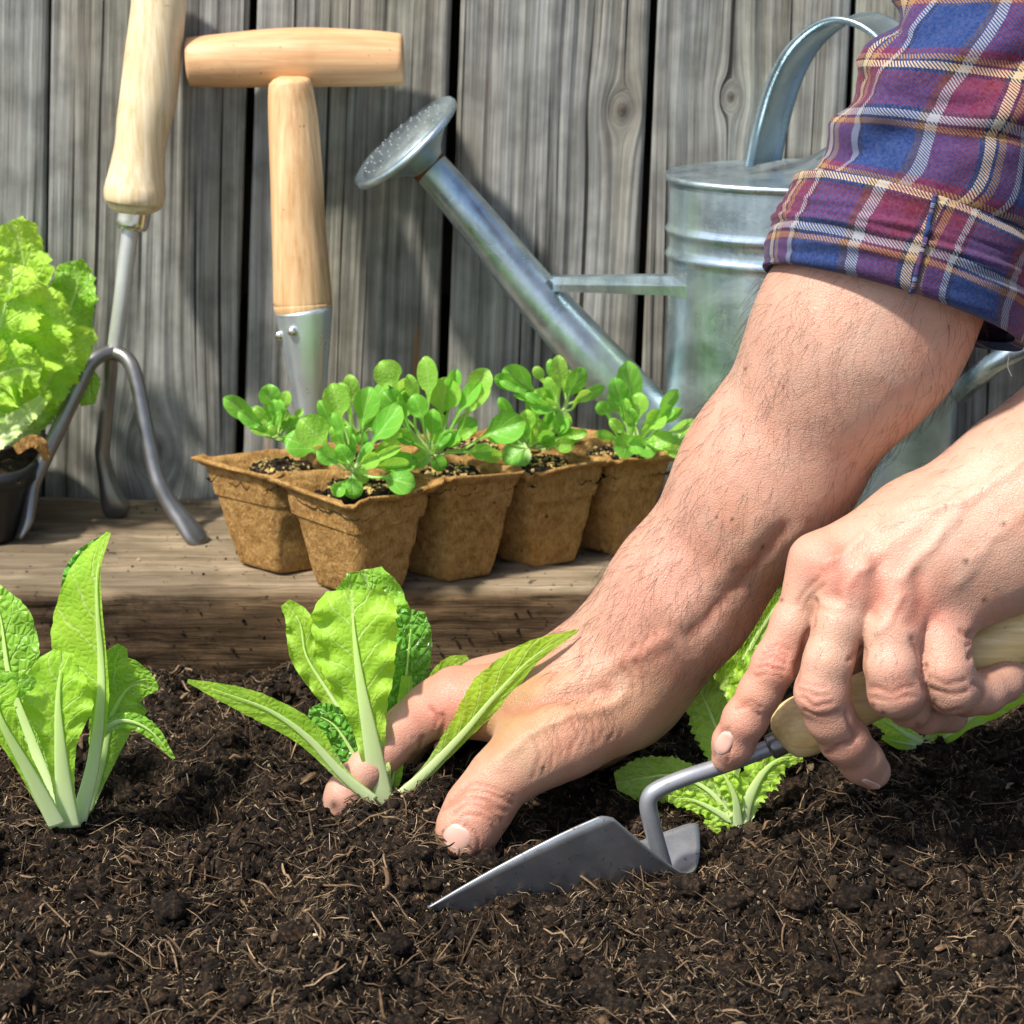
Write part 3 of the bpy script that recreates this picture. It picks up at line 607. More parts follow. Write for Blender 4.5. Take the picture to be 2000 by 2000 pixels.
make_leaf('leaf', p, [(748, 1575, Y-.006, 22, 22), (735, 1500, Y-.008, 26, 26), (718, 1410, Y-.01, 34, 36), (705, 1340, Y-.01, 58, 62), (694, 1260, Y-.008, 78, 80), (688, 1190, Y-.004, 78, 86), (686, 1152, Y-.001, 48, 62)], M_LIME, seed=16, rib=(25, 3), ruf=.0034, serr=.06, label='broad upright lime green leaf')
make_leaf('leaf', p, [(730, 1565, Y-.012, 12, 12), (668, 1512, Y-.014, 13, 13), (600, 1440, Y-.016, 20, 30), (530, 1390, Y-.018, 28, 26), (450, 1358, Y-.02, 20, 20), (366, 1330, Y-.02, 3, 4)], M_LIME, seed=17, rib=(12, 2), ruf=.0008, serr=.05)
make_leaf('leaf', p, [(765, 1568, Y-.012, 12, 12), (830, 1510, Y-.014, 12, 12), (905, 1432, Y-.018, 32, 15), (968, 1358, Y-.022, 50, 24), (1040, 1285, Y-.022, 34, 14), (1128, 1231, Y-.018, 3, 3)], M_LIME, seed=18, rib=(11, 2), ruf=.0008, serr=.06)
make_leaf('leaf', p, [(790, 1440, .05, 6, 6), (840, 1345, .06, 14, 14), (880, 1305, .062, 22, 18), (914, 1284, .064, 6, 6)], M_LIME, seed=19, rib=(3, 1), ruf=.001)
make_leaf('leaf', p, [(758, 1560, Y-.002, 6, 6), (768, 1520, Y-.003, 20, 16), (772, 1485, Y-.002, 20, 15), (772, 1462, Y, 10, 8)], M_LIME, seed=20, rib=(3, 1), ruf=.001)
# -- small plant below the trowel hand
p = lettuce(G(1445, 1612), 'small frilly edged lettuce just behind the trowel neck')
Y = -.02
make_leaf('leaf', p, [(1438, 1600, Y+.01, 8, 8), (1420, 1500, Y+.014, 26, 24), (1398, 1420, Y+.016, 44, 40), (1368, 1350, Y+.018, 40, 36), (1342, 1306, Y+.02, 16, 14)], M_COS, seed=21, rib=(9, 2), ruf=.003, serr=.16, sfreq=30)
make_leaf('leaf', p, [(1432, 1602, Y+.004, 10, 10), (1385, 1545, Y+.006, 26, 22), (1320, 1515, Y+.008, 46, 34), (1255, 1520, Y+.008, 50, 40), (1203, 1530, Y+.01, 12, 22)], M_COS, seed=22, rib=(6, 2), ruf=.002, serr=.1, savoy=.0006)
make_leaf('leaf', p, [(1436, 1608, Y-.004, 12, 12), (1395, 1582, Y-.004, 20, 16), (1350, 1562, Y-.003, 22, 18), (1305, 1560, Y-.002, 8, 22)], M_FRILL, seed=23, rib=(8, 2), ruf=.002, serr=.22, sfreq=18)
make_leaf('leaf', p, [(1448, 1612, Y-.004, 18, 18), (1462, 1560, Y-.005, 26, 26), (1490, 1510, Y-.004, 34, 34), (1525, 1482, Y-.002, 24, 24), (1568, 1478, Y, 8, 9)], M_FRILL, seed=24, rib=(15, 3), ruf=.003, serr=.3, sfreq=22)
make_leaf('leaf', p, [(1442, 1612, Y-.006, 14, 14), (1436, 1560, Y-.008, 16, 14), (1418, 1520, Y-.008, 24, 22), (1396, 1490, Y-.006, 22, 30)], M_FRILL, seed=25, rib=(10, 3), ruf=.004, serr=.25, sfreq=20)
make_leaf('leaf', p, [(1450, 1612, Y-.007, 14, 14), (1440, 1625, Y-.009, 14, 12), (1410, 1618, Y-.009, 14, 12), (1375, 1604, Y-.008, 4, 4)], M_FRILL, seed=26, rib=None, ruf=.001)
# -- plant behind the forearms
p = lettuce(G(1420, 1420), 'large bright green lettuce behind the planting forearm, partly hidden by the knuckles')
Y = .085
make_leaf('leaf', p, [(1400, 1440, Y, 10, 10), (1430, 1340, Y+.005, 44, 40), (1480, 1240, Y+.01, 66, 60), (1540, 1150, Y+.015, 66, 60), (1590, 1080, Y+.02, 20, 20)], M_LIME, seed=27, rib=(8, 2), ruf=.003, serr=.12, savoy=.001)
make_leaf('leaf', p, [(1380, 1440, Y-.01, 8, 8), (1340, 1380, Y-.01, 14, 12), (1330, 1340, Y-.01, 14, 12), (1360, 1290, Y-.005, 14, 12), (1410, 1250, Y, 8, 8)], M_LIME, seed=28, rib=(4, 1), ruf=.002, serr=.1)
make_leaf('leaf', p, [(1420, 1440, Y-.008, 10, 10), (1440, 1370, Y-.008, 26, 26), (1470, 1310, Y-.004, 30, 34), (1500, 1260, Y, 14, 14)], M_FRILL, seed=29, rib=(5, 1), ruf=.004, serr=.2)
# -- plant beyond the trowel hand
p = lettuce(G(1800, 1452), 'low spreading lettuce beyond the trowel hand at the right edge of the bed')
Y = .07
make_leaf('leaf', p, [(1800, 1455, Y, 10, 10), (1830, 1446, Y-.004, 22, 12), (1860, 1432, Y-.006, 26, 14), (1890, 1412, Y-.006, 8, 8)], M_LIME, seed=32, rib=(5, 2), ruf=.001)
make_leaf('leaf', p, [(1800, 1452, Y-.002, 12, 12), (1770, 1434, Y-.003, 16, 18), (1740, 1415, Y-.004, 20, 20), (1700, 1395, Y-.004, 12, 14)], M_FRILL, seed=33, rib=(7, 2), ruf=.003, serr=.25, sfreq=16)
make_leaf('leaf', p, [(1790, 1456, Y-.006, 6, 6), (1760, 1450, Y-.008, 14, 10), (1722, 1440, Y-.008, 4, 5)], M_LIME, seed=34, rib=(3, 1), ruf=.001)
make_leaf('leaf', p, [(1815, 1455, Y+.005, 8, 8), (1900, 1400, Y+.005, 20, 20), (1975, 1345, Y+.005, 40, 36), (2050, 1270, Y+.005, 30, 30), (2090, 1230, Y+.005, 8, 8)], M_LIME, seed=35, rib=(6, 2), ruf=.003, serr=.12)
make_leaf('leaf', p, [(1800, 1450, Y+.008, 8, 8), (1790, 1390, Y+.01, 20, 20), (1800, 1330, Y+.014, 30, 30), (1830, 1290, Y+.016, 10, 10)], M_FRILL, seed=36, rib=(5, 2), ruf=.003, serr=.2)

# ------------------------------------------------------------------ lettuce in the black pot
PB = G(0, 1040, SHZ); PYc = .272
pot = thing('plant_pot', (P(-70, 1000, PYc)[0], PYc, SHZ), 'black plastic pot at the left edge of the board, holding a frilly lettuce', 'plant pot')
def sqloop(cx, cy, hx, hy, z, n=40, e=5.0):
    a = np.linspace(0, 2*math.pi, n, endpoint=False); c, s = np.cos(a), np.sin(a)
    return np.stack([cx+hx*np.sign(c)*np.abs(c)**(2/e), cy+hy*np.sign(s)*np.abs(s)**(2/e), np.full(n, z)], -1)
cx = P(62, 930, .24)[0]-.052; cy = .268
loops = [sqloop(cx, cy, .030, .030, SHZ+.001), sqloop(cx, cy, .039, .038, SHZ+.001), sqloop(cx, cy, .041, .040, SHZ+.004), sqloop(cx, cy, .049, .047, SHZ+.036), sqloop(cx, cy, .0495, .0475, SHZ+.0365), sqloop(cx, cy, .053, .050, SHZ+.0365), sqloop(cx, cy, .0535, .0505, SHZ+.046), sqloop(cx, cy, .0515, .0485, SHZ+.047), sqloop(cx, cy, .050, .047, SHZ+.036)]
V = np.vstack(loops); F = [tuple(f) for f in grid_faces(40, len(loops), True)]+[tuple(range(39, -1, -1))]
obj('shell', V, F, M_BLACK, pot)
g = np.linspace(-1, 1, 26); a, b = np.meshgrid(g, g); V = np.stack([cx+a*.0485, cy+b*.0455, SHZ+.039+.003*vn(a*6, b*6, 0, 5)+.002*vn(a*15, b*15, 0, 6)], -1).reshape(-1, 3)
obj('potting_soil', V, grid_faces(26, 26), M_SOIL, pot)
p = thing('potted_lettuce', (cx, cy, SHZ+.04), 'frilly light green lettuce growing in the black pot beside the hand fork', 'lettuce')
Y = .262
for i, (K, mt, kw) in enumerate([
    ([(20, 870, Y+.02, 10, 10), (70, 740, Y+.025, 40, 40), (120, 640, Y+.03, 60, 56), (150, 560, Y+.03, 56, 40), (140, 510, Y+.03, 30, 20)], M_MIDG, {}),
    ([(-20, 870, Y+.02, 20, 20), (20, 700, Y+.02, 70, 66), (46, 560, Y+.022, 66, 56), (40, 480, Y+.02, 50, 44), (20, 432, Y+.016, 30, 26)], M_FRILL, {}),
    ([(40, 870, Y+.012, 12, 12), (95, 790, Y+.012, 30, 30), (140, 750, Y+.012, 36, 34), (170, 745, Y+.012, 24, 40), (178, 790, Y+.012, 8, 20)], M_MIDG, {}),
    ([(30, 865, Y+.006, 14, 14), (80, 770, Y+.004, 40, 40), (120, 700, Y+.002, 50, 50), (160, 665, Y, 36, 30), (186, 650, Y, 10, 12)], M_FRILL, {}),
    ([(-10, 860, Y, 16, 16), (20, 760, Y-.008, 70, 60), (50, 680, Y-.014, 84, 76), (80, 600, Y-.018, 70, 66), (100, 560, Y-.016, 30, 30)], M_FRILL, {}),
    ([(-40, 860, Y-.006, 20, 20), (-20, 740, Y-.014, 80, 60), (0, 640, Y-.022, 84, 80), (20, 560, Y-.026, 76, 70), (30, 515, Y-.024, 40, 36)], M_FRILL, {}),
    ([(-60, 860, Y-.01, 20, 20), (-40, 800, Y-.018, 60, 50), (-10, 740, Y-.026, 70, 70), (40, 720, Y-.03, 50, 50), (80, 730, Y-.03, 26, 26)], M_FRILL, {}),
    ([(-70, 880, Y-.012, 26, 26), (-10, 856, Y-.02, 26, 24), (40, 820, Y-.024, 24, 20), (86, 778, Y-.024, 10, 12)], M_RIB, dict(rib=None)),
    ([(-70, 860, Y, 20, 20), (-90, 700, Y, 80, 80), (-90, 560, Y, 90, 80), (-80, 470, Y+.005, 50, 40)], M_FRILL, {}),
]):
    kw = dict(dict(seed=40+i, rib=(9, 2), ruf=.0075, rfreq=5, serr=.2, sfreq=30, savoy=.0012, cup=.25, m=45, n=80), **kw)
    make_leaf('leaf', p, K, mt, **kw)
make_leaf('withered_leaf', p, [(30, 880, Y-.03, 10, 10), (58, 862, Y-.034, 12, 12), (80, 868, Y-.034, 12, 14), (92, 900, Y-.03, 6, 6)], M_PEAT, seed=60, rib=None, ruf=.003)

# ------------------------------------------------------------------ peat tray
ZT = SHZ+.0585
LV, SV = np.array([.0468, .0252]), np.array([-.0472, .0395]); BC = np.array([-.0832, .124])
def node(i, j):
    i = min(i, 3.8); q = BC+LV*i+SV*j*(1-.07*i*(j > 0))
    z = ZT+.0028*vn(i*1.7+.3, j*1.3, 0, 91)+(.003 if (i, j) == (1, 0) else 0)-(.004 if (i, j) == (0, 0) else 0)
    return np.array([q[0], q[1], z])
def bil(c, s, t): return (c[0]*(1-s)+c[1]*s)*(1-t)+(c[3]*(1-s)+c[2]*s)*t
tray = thing('peat_tray', (*(BC+LV*2+SV), SHZ), 'brown pressed peat tray of joined square pots full of seedlings on the board', 'seedling tray')
def ringst(n=64, e=11.0):
    a = np.linspace(0, 2*math.pi, n, endpoint=False)+math.pi/4; c, s = np.cos(a), np.sin(a)
    return np.stack([.5+.5*np.sign(c)*np.abs(c)**(2/e), .5+.5*np.sign(s)*np.abs(s)**(2/e)], -1)
RS = ringst()
NP = 4
plugs = {}
for i in range(NP):
    for j in range(2):
        c = [node(i, j), node(i+1, j), node(i+1, j+1), node(i, j+1)]; ctr = sum(c)/4; rows = []
        spec = [(0, .30, .0), (0, .46, .0), (.015, .515, 0), (.05, .53, 0)]+[(h, .53+.335*h, 0) for h in np.linspace(.15, .93, 11)]+[(.965, .885, 0), (.985, .97, .0), (1.03, 1.055, 0), (1.05, 1.045, 0), (1.045, .97, 0), (1.0, .90, 0), (.9, .86, 0), (.8, .83, 0), (.70, .80, 0)]
        for h, sc, _ in spec:
            pts = np.array([bil(c, s, t) for s, t in RS]); z0 = SHZ+.0015
            xy = ctr[:2]+(pts[:, :2]-ctr[:2])*sc; z = z0+(pts[:, 2]-z0)*h
            wob = .0009*fbm(xy[:, 0]*130, xy[:, 1]*130, z*130, 3, 93); dirv = (xy-ctr[:2]); dirv /= np.linalg.norm(dirv, axis=1)[:, None]+1e-9
            xy = xy+dirv*(wob*(1 if h > .05 else .4))[:, None]
            if h > .95: z = z+.0018*vn(xy[:, 0]*95, xy[:, 1]*95, 0, 95)+.0016*vn(xy[:, 0]*300, xy[:, 1]*300, 0, 96); xy = xy+dirv*(.0022*vn(xy[:, 0]*220, xy[:, 1]*220, i, 97))[:, None]
            rows.append(np.column_stack([xy, z]))
        V = np.vstack(rows); F = [tuple(f) for f in grid_faces(64, len(rows), True)]+[tuple(range(63, -1, -1))]
        o = obj('peat_pot', V, F, M_PEAT, tray)
        # soil inside and the netted plug
        g = np.linspace(0, 1, 30); s, t = np.meshgrid(g, g)
        A = np.array([bil(c, a, b) for a, b in zip(s.ravel(), t.ravel())]); xy = ctr[:2]+(A[:, :2]-ctr[:2])*.86
        z = A[:, 2]-.0075+.0022*vn(xy[:, 0]*150, xy[:, 1]*150, 0, 98)+.0018*vn(xy[:, 0]*420, xy[:, 1]*420, 0, 99)
        obj('potting_soil', np.column_stack([xy, z]), grid_faces(30, 30), M_SOIL, tray)
        th = np.linspace(0, 2*math.pi, 36, endpoint=False); R = .0165; rows = []
        for rr, zz in ((1.0, -.012), (1.06, -.004), (1.03, .001), (.96, .0028), (.75, .0036), (.4, .004), (.05, .0042)):
            wb = 1+.05*vn(np.cos(th)*3, np.sin(th)*3, i*3+j, 101); rows.append(np.stack([ctr[0]+R*rr*wb*np.cos(th), ctr[1]+R*rr*wb*np.sin(th), np.full(36, ctr[2]-.002+zz)+.0012*vn(np.cos(th)*rr*5, np.sin(th)*rr*5, i+j*7, 103)], -1))
        pl = obj('soil_plug', np.vstack(rows), grid_faces(36, 7, True), M_SOIL, tray)
        a = rng.uniform(0, 6.283, 230); q = np.sqrt(rng.random(230)); top = rng.random(230) < .6
        rr = np.where(top, q*R*.98, R*1.05); zz = np.where(top, ctr[2]+.0016-.0012*q**4, ctr[2]-.002-rng.random(230)*.009)
        cl = np.where((rng.random(230) < np.where(top, .8, .25))[:, None], np.array([[.46, .33, .12]]), np.array([[.02, .015, .01]]))*rng.uniform(.6, 1.2, (230, 1))
        o2 = lumps(ctr[0]+rr*np.cos(a), ctr[1]+rr*np.sin(a), zz, .0006+.0011*rng.random(230), cl, 'plug_crumbs', parent=pl); o2['kind'] = 'stuff'
        plugs[(i, j)] = ctr

def seedling(base, Y0, leaves, label, seed):
    """leaves: blade centre (px, py), half length, half width"""
    r = random.Random(seed); b = P(*base, Y0)
    root = thing('seedling', b, label, 'seedling', 'corn salad seedlings in the peat pots')
    for lf in list(leaves):
        if r.random() < .55: leaves = leaves+[(lf[0]+r.uniform(-30, 30), lf[1]+r.uniform(-10, 30), lf[2]*r.uniform(.65, .95), lf[3]*r.uniform(.6, .9))]
    for _ in range(4):
        an = r.uniform(-2.9, -.25); ds = r.uniform(26, 62); leaves = leaves+[(base[0]+math.cos(an)*ds*1.2, base[1]+math.sin(an)*ds, r.uniform(13, 21), r.uniform(7, 11))]
    for k, (lx, ly, la, lb) in enumerate(leaves):
        dx, dy = lx-base[0], ly-base[1]; d = math.hypot(dx, dy)+1e-6; ux, uy = dx/d, dy/d
        if la < lb: la, lb = lb, la
        dY = r.uniform(-.012, .012)-(.010 if ly > base[1]-30 else 0)+(.004 if d > 120 else 0)
        bend = r.uniform(-.14, .14)*d
        sx, sy = base[0]+ux*min(8, d*.1)+r.uniform(-6, 6), base[1]+4
        q0 = (lx-ux*la, ly-uy*la)
        if d < la*1.1: q0 = (lx-ux*la*.8, ly-uy*la*.8)
        la *= 1.1; lb *= 1.14; mx, my = (sx+q0[0])/2-uy*bend, (sy+q0[1])/2+ux*bend
        Yt = Y0+dY
        K = [(sx, sy, Y0, 2.4, 2.4), (mx, my, (Y0+Yt)/2, 2.6, 2.6), (*q0, Yt, 4.5, 4.5), (lx-ux*la*.45, ly-uy*la*.45, Yt, lb*.78, lb*.78), (lx+ux*la*.12, ly+uy*la*.12, Yt-.001, lb, lb), (lx+ux*la*.7, ly+uy*la*.7, Yt-.001, lb*.74, lb*.74), (lx+ux*la, ly+uy*la, Yt+.001, lb*.16, lb*.16)]
        make_leaf('leaf', root, K, M_SEED if r.random() < .6 else M_SEED2, vfold=r.uniform(.15, .6), ruf=.0006, rfreq=1.2, serr=.0, cup=r.uniform(-.4, 1.0), tilt=r.uniform(-1.3, 1.3), rib=(2.6, .4), ribY=-.0003, n=34, m=13, seed=100+seed*20+k, ribend=.6)
c4 = lambda L: [(x*.3623, 650+y*.3623, a*.3623, b*.3623) for x, y, a, b in L]
c5 = lambda L: [(650+x*.3623, 650+y*.3623, a*.3623, b*.3623) for x, y, a, b in L]
seedling((700, 840), plugs[(1, 1)][1], c5([(100, 300, 70, 40), (60, 330, 60, 35), (210, 470, 50, 35), (-30, 470, 60, 40), (330, 420, 55, 40), (380, 300, 60, 40), (150, 560, 45, 35), (250, 330, 70, 35)]), 'seedling in the back row behind the front corner seedling', 6)
seedling((1095, 800), plugs[(3, 1)][1]-.045, c5([(1000, 250, 90, 62), (960, 290, 62, 20), (1220, 210, 82, 42), (1310, 265, 82, 45), (1385, 330, 82, 30), (1110, 220, 40, 28), (1240, 470, 60, 42), (1180, 300, 60, 35), (1130, 400, 60, 35)]), 'star shaped seedling in the back row in front of the watering can spout', 4)
seedling((538, 852), plugs[(0, 1)][1], c4([(1290, 410, 95, 48), (1455, 345, 62, 54), (1360, 440, 36, 36), (1460, 448, 72, 30), (1535, 365, 50, 30), (1400, 520, 56, 30), (1580, 480, 34, 30), (1595, 560, 42, 26), (1510, 420, 44, 24), (1470, 520, 44, 24)]), 'leftmost seedling, in the back corner pot by the dibber cone', 1)
seedling((845, 885), plugs[(1, 0)][1], c5([(300, 225, 76, 70), (510, 235, 100, 50), (600, 340, 92, 80), (735, 335, 92, 40), (790, 268, 78, 58), (650, 265, 66, 36), (320, 375, 72, 60), (460, 400, 66, 50), (720, 510, 62, 45), (925, 515, 106, 76), (570, 700, 44, 38), (480, 680, 72, 38), (800, 640, 62, 40), (630, 570, 52, 38), (540, 480, 64, 40), (390, 560, 60, 34)]), 'tallest seedling, in the second pot along the front row', 3)
seedling((1035, 872), plugs[(2, 0)][1], c5([(935, 410, 66, 30), (1090, 390, 78, 48), (1210, 490, 62, 56), (1000, 650, 84, 70), (1245, 605, 52, 38), (1100, 530, 62, 52), (1050, 470, 52, 40), (1150, 570, 46, 40), (1020, 540, 56, 40), (1270, 560, 60, 40)]), 'bushy seedling in the third pot along the front row', 5)
seedling((1240, 868), plugs[(3, 0)][1]-.014, c5([(1600, 280, 116, 62), (1530, 380, 58, 50), (1650, 390, 62, 46), (1810, 370, 74, 34), (1740, 470, 58, 50), (1770, 580, 66, 46), (1580, 610, 62, 58), (1690, 620, 56, 48), (1900, 510, 76, 36), (1870, 600, 56, 46), (1800, 430, 44, 34), (1610, 460, 50, 34)]), 'rightmost seedling, in the last front pot against the watering can', 7)
seedling((688, 915), plugs[(0, 0)][1]-.004, c5([(20, 370, 92, 66), (180, 390, 92, 64), (-105, 535, 92, 84), (90, 570, 72, 26), (300, 600, 92, 28), (290, 490, 110, 62), (360, 700, 88, 50), (360, 800, 78, 62), (110, 835, 56, 48), (150, 770, 46, 38), (-25, 665, 62, 46), (-40, 435, 72, 30), (60, 660, 60, 40), (200, 690, 52, 40), (20, 560, 56, 30)]), 'big leaved seedling in the front corner pot, nearest the camera', 2)

# ------------------------------------------------------------------ hand cultivator
cu = thing('hand_cultivator', P(232, 1009, .285), 'three pronged hand cultivator with pale wooden handle leaning on the fence', 'garden tool')
K = [(312, -60, .306, 44), (310, -30, .305, 52), (309, 20, .303, 53.5), (300, 100, .300, 55), (291, 185, .297, 56), (281, 240, .295, 53), (275, 280, .2935, 50), (269, 325, .292, 53), (265, 362, .291, 58.5), (263, 380, .290, 60), (262, 398, .290, 56), (261, 410, .289, 46), (261, 416, .289, 34)]
V, F = ptube(K, 70, 28); obj('wooden_handle', V, F, M_ASH, cu)
V, F = ptube([(260.6, 404, .289, 35), (259, 420, .2885, 35), (256, 440, .288, 34), (255.5, 443, .288, 28), (255, 436, .288, 20)], 18, 28); obj('ferrule', V, F, M_CHROME, cu)
V, F = ptube([(257, 436, .288, 16.5), (248, 500, .287, 16.5), (238, 580, .286, 15.5), (226, 668, .285, 15), (222, 700, .284, 14)], 20, 14); obj('shaft', V, F, mat_steel('satin_shaft_steel', (.46, .46, .46), (.66, .66, .66), .42, .55), cu)
def prong(K, tipflat):
    K = catmull(K, 46); pts = PV(K[:, 0], K[:, 1], K[:, 2]); r = np.array([K[i, 3]*MPP(pts[i]) for i in range(46)])
    V, F = tube(pts, r, 14, True, flat=lambda s: (1+tipflat*max(0, (s-.72)/.28)**1.4*.35, 1-.45*max(0, (s-.74)/.26))); return V, F
V, F = prong([(232, 690, .284, 14), (204, 690, .280, 15), (176, 710, .274, 15.5), (155, 752, .27, 15.5), (118, 830, .263, 15.5), (85, 900, .256, 15), (64, 946, .251, 16), (57, 985, .247, 17), (50, 1020, .243, 17), (36, 1052, .238, 9)], 1); obj('tine', V, F, M_DARKST, cu)
V, F = prong([(212, 690, .284, 14), (236, 692, .281, 15), (256, 712, .277, 15), (270, 758, .272, 15), (286, 840, .264, 15), (303, 920, .256, 15), (312, 948, .253, 16), (332, 984, .25, 17), (362, 1022, .246, 21), (384, 1050, .243, 22), (399, 1062, .2415, 12)], 1); obj('tine', V, F, M_DARKST, cu)
V, F = prong([(218, 690, .284, 13), (215, 730, .288, 14), (208, 800, .290, 14.5), (202, 860, .292, 14.5), (200, 885, .293, 15), (207, 925, .293, 16), (218, 970, .292, 21), (228, 995, .292, 22), (234, 1012, .291, 10)], 1); obj('tine', V, F, M_DARKST, cu)

# ------------------------------------------------------------------ T-handled dibber
db = thing('dibber', P(610, 900, .27), 'wooden T handled dibber with metal cone leaning against the fence', 'garden tool')
K = [(366, 121, .306, 40), (368, 121, .306, 46), (376, 120.5, .306, 47.5), (440, 118, .305, 52), (520, 114, .305, 56), (600, 112, .304, 57.5), (680, 113, .304, 55.5), (740, 114.5, .304, 53), (779, 116, .304, 50), (786, 116, .304, 47.5), (788, 116, .304, 42)]
V, F = ptube(K, 80, 30); obj('grip', V, F, M_BEECHX, db)
K = [(566, 150, .287, 20), (566, 153, .287, 32), (567, 160, .287, 40), (568, 180, .286, 44.5), (573, 240, .285, 49), (579, 340, .282, 51.5), (583, 440, .280, 53), (588, 520, .278, 55.5), (591, 585, .277, 57.5), (591.5, 589, .277, 57.5), (591.6, 592, .277, 55.6), (591.8, 595, .277, 57.5), (592.5, 606, .276, 57), (593, 612, .276, 50)]
V, F = ptube(K, 110, 30); obj('wooden_shaft', V, F, M_BEECH, db)
K = [(592.3, 602, .276, 56), (593, 604, .276, 57.4), (597, 660, .2745, 49), (602, 730, .273, 39), (607, 800, .271, 29.5), (613, 880, .268, 19), (619, 950, .265, 9), (622, 985, .264, 2)]
V, F = ptube(K, 60, 30); obj('metal_cone', V, F, M_ALU, db)
for (bx, by, by_) in ((571, 648, .2595), (546, 656, .268)):
    b = P(bx, by, by_); V = []; 
    K = [(b+np.array([0, .003, 0])), b, b-np.array([0, .0012, 0]), b-np.array([0, .0016, 0])]
    V, F = tube(K, [.0029, .0029, .0022, .0008], 12, True, up0=(1, 0, 0)); obj('rivet', V, F, M_CHROME, db)

# ------------------------------------------------------------------ watering can (oval)
CX, CY, RX, RY = P(1592, 600, .266)[0], .271, .0858, .055
can = thing('watering_can', (CX, CY, SHZ), 'galvanised watering can with long spout standing on the board by the fence', 'watering can')
ztop = P(1592, 341, CY)[2]
prof = [(.0, SHZ+.003), (.96, SHZ+.003), (1.0, SHZ+.001), (1.0, SHZ+.008), (.985, SHZ+.01)]
zb = ztop-SHZ
zr1, zr2 = P(1592, 446, CY)[2], P(1592, 494, CY)[2]
zz = list(np.linspace(SHZ+.012, ztop-.004, 60)); zz += [zr1+d for d in (-.004, -.002, 0, .002, .004)]+[zr2+d for d in (-.004, -.002, 0, .002, .004)]; zz = sorted(zz)
for z in zz: prof.append((.985+.022*math.exp(-((z-zr1)/.0022)**2)+.022*math.exp(-((z-zr2)/.0022)**2)-.008*math.exp(-((z-(zr1+zr2)/2)/.004)**2), z))
prof += [(.985, ztop-.003), (1.01, ztop-.0028), (1.02, ztop-.001), (1.012, ztop+.0008), (.99, ztop+.0006), (.978, ztop-.001), (.977, ztop-.05)]
a = np.linspace(0, 2*math.pi, 96, endpoint=False)
V = np.vstack([np.stack([CX+RX*q*np.cos(a), CY+RY*q*np.sin(a), np.full(96, z)], -1) for q, z in prof])
obj('body', V, grid_faces(96, len(prof), True), M_ZINC, can)
# half cover on top: rises to a low ridge at its free edge
g = np.linspace(0, 1, 40); rows = []
for r_ in np.linspace(0.02, 1, 24):
    aa = np.linspace(0, 2*math.pi, 80, endpoint=False); x = RX*.99*r_*np.cos(aa); y = RY*.99*r_*np.sin(aa)
    hgt = .0015+.020*np.exp(-((x-.018)/.020)**2)*np.clip(1-(np.abs(y)/RY)**2, 0, 1)*np.clip((1-r_)*4, 0, 1)
    rows.append(np.stack([CX+x, CY+y, ztop+hgt-.001], -1))
obj('top_cover', np.vstack(rows), grid_faces(80, 24, True), M_ZINCH, can)
# spout
V, F = ptube([(838, 325, .286, 35), (850, 338, .285, 36.5), (920, 420, .281, 40), (1035, 560, .279, 46), (1150, 690, .275, 52), (1250, 800, .272, 57), (1330, 890, .27, 60)], 60, 36, cap=False); obj('spout', V, F, M_ZINC, can)
V, F = ptube([(828, 313, .2865, 34), (835, 321, .286, 37.5), (839, 326, .2858, 38), (844, 331, .2855, 36)], 14, 36, cap=False); obj('spout_collar', V, F, mat_plain('rusty_joint', (.16, .075, .03), .8, .2, .3, .5, 160), can)
# rose: disc with holes and cone
c0 = P(786, 272, .28); mp = MPP(c0); R = 128*mp
nd = (-.68*RIGHT+.735*UP)*math.sin(math.radians(69))-FWD*math.cos(math.radians(69)); nd /= np.linalg.norm(nd)
e1 = (.735*RIGHT+.68*UP); e1 -= nd*np.dot(e1, nd); e1 /= np.linalg.norm(e1); e2 = np.cross(nd, e1)
neck = P(836, 322, .286); ax = [(.02, .0060), (.35, .0056), (.62, .0045), (.80, .0026), (.84, .0010), (.87, .0010), (.93, .0026), (.985, .0022), (1.0, .0004), (.99, -.0014), (.96, -.0018)]
th = np.linspace(0, 2*math.pi, 72, endpoint=False); rows = []
for q, h in ax: rows.append(c0+nd*(h-.003)+R*q*(np.cos(th)[:, None]*e1+np.sin(th)[:, None]*e2))
for s in np.linspace(.06, 1, 12):
    c = c0+(neck-c0)*s; rr = R*.955*(1-s)**.8+36*mp*min(1, s*1.1)**.7*1.0 if s < 1 else 36*mp; rr = max(R*.95*(1-s)**1.25+36*mp*s, 36*mp)
    rows.append(c-nd*.002*(1-s)+rr*(np.cos(th)[:, None]*e1+np.sin(th)[:, None]*e2))
rose = obj('rose', np.vstack(rows), grid_faces(72, len(rows), True), M_ZINCH, can)
holes = MB()
for ring, k in ((.2, 6), (.4, 12), (.58, 18), (.74, 24)):
    for i in range(k):
        t_ = 2*math.pi*i/k+ring*7; hh = np.interp(ring, [q for q, _ in ax[:5]], [h for _, h in ax[:5]])-.003; c = c0+nd*(hh+.00025)+R*ring*(math.cos(t_)*e1+math.sin(t_)*e2)
        b = np.linspace(0, 2*math.pi, 8, endpoint=False); V = np.vstack([c+.0006*(np.cos(b)[:, None]*e1+np.sin(b)[:, None]*e2), c+nd*.00035+.0003*(np.cos(b)[:, None]*e1+np.sin(b)[:, None]*e2)])
        holes.add(V, [(j, (j+1) % 8, 8+(j+1) % 8, 8+j) for j in range(8)])
V, F = holes.out(); o = obj('spray_hole_rims', V, F, mat_plain('hole_rim', (.33, .34, .32), .6, .3, .5), rose); o['kind'] = 'stuff'
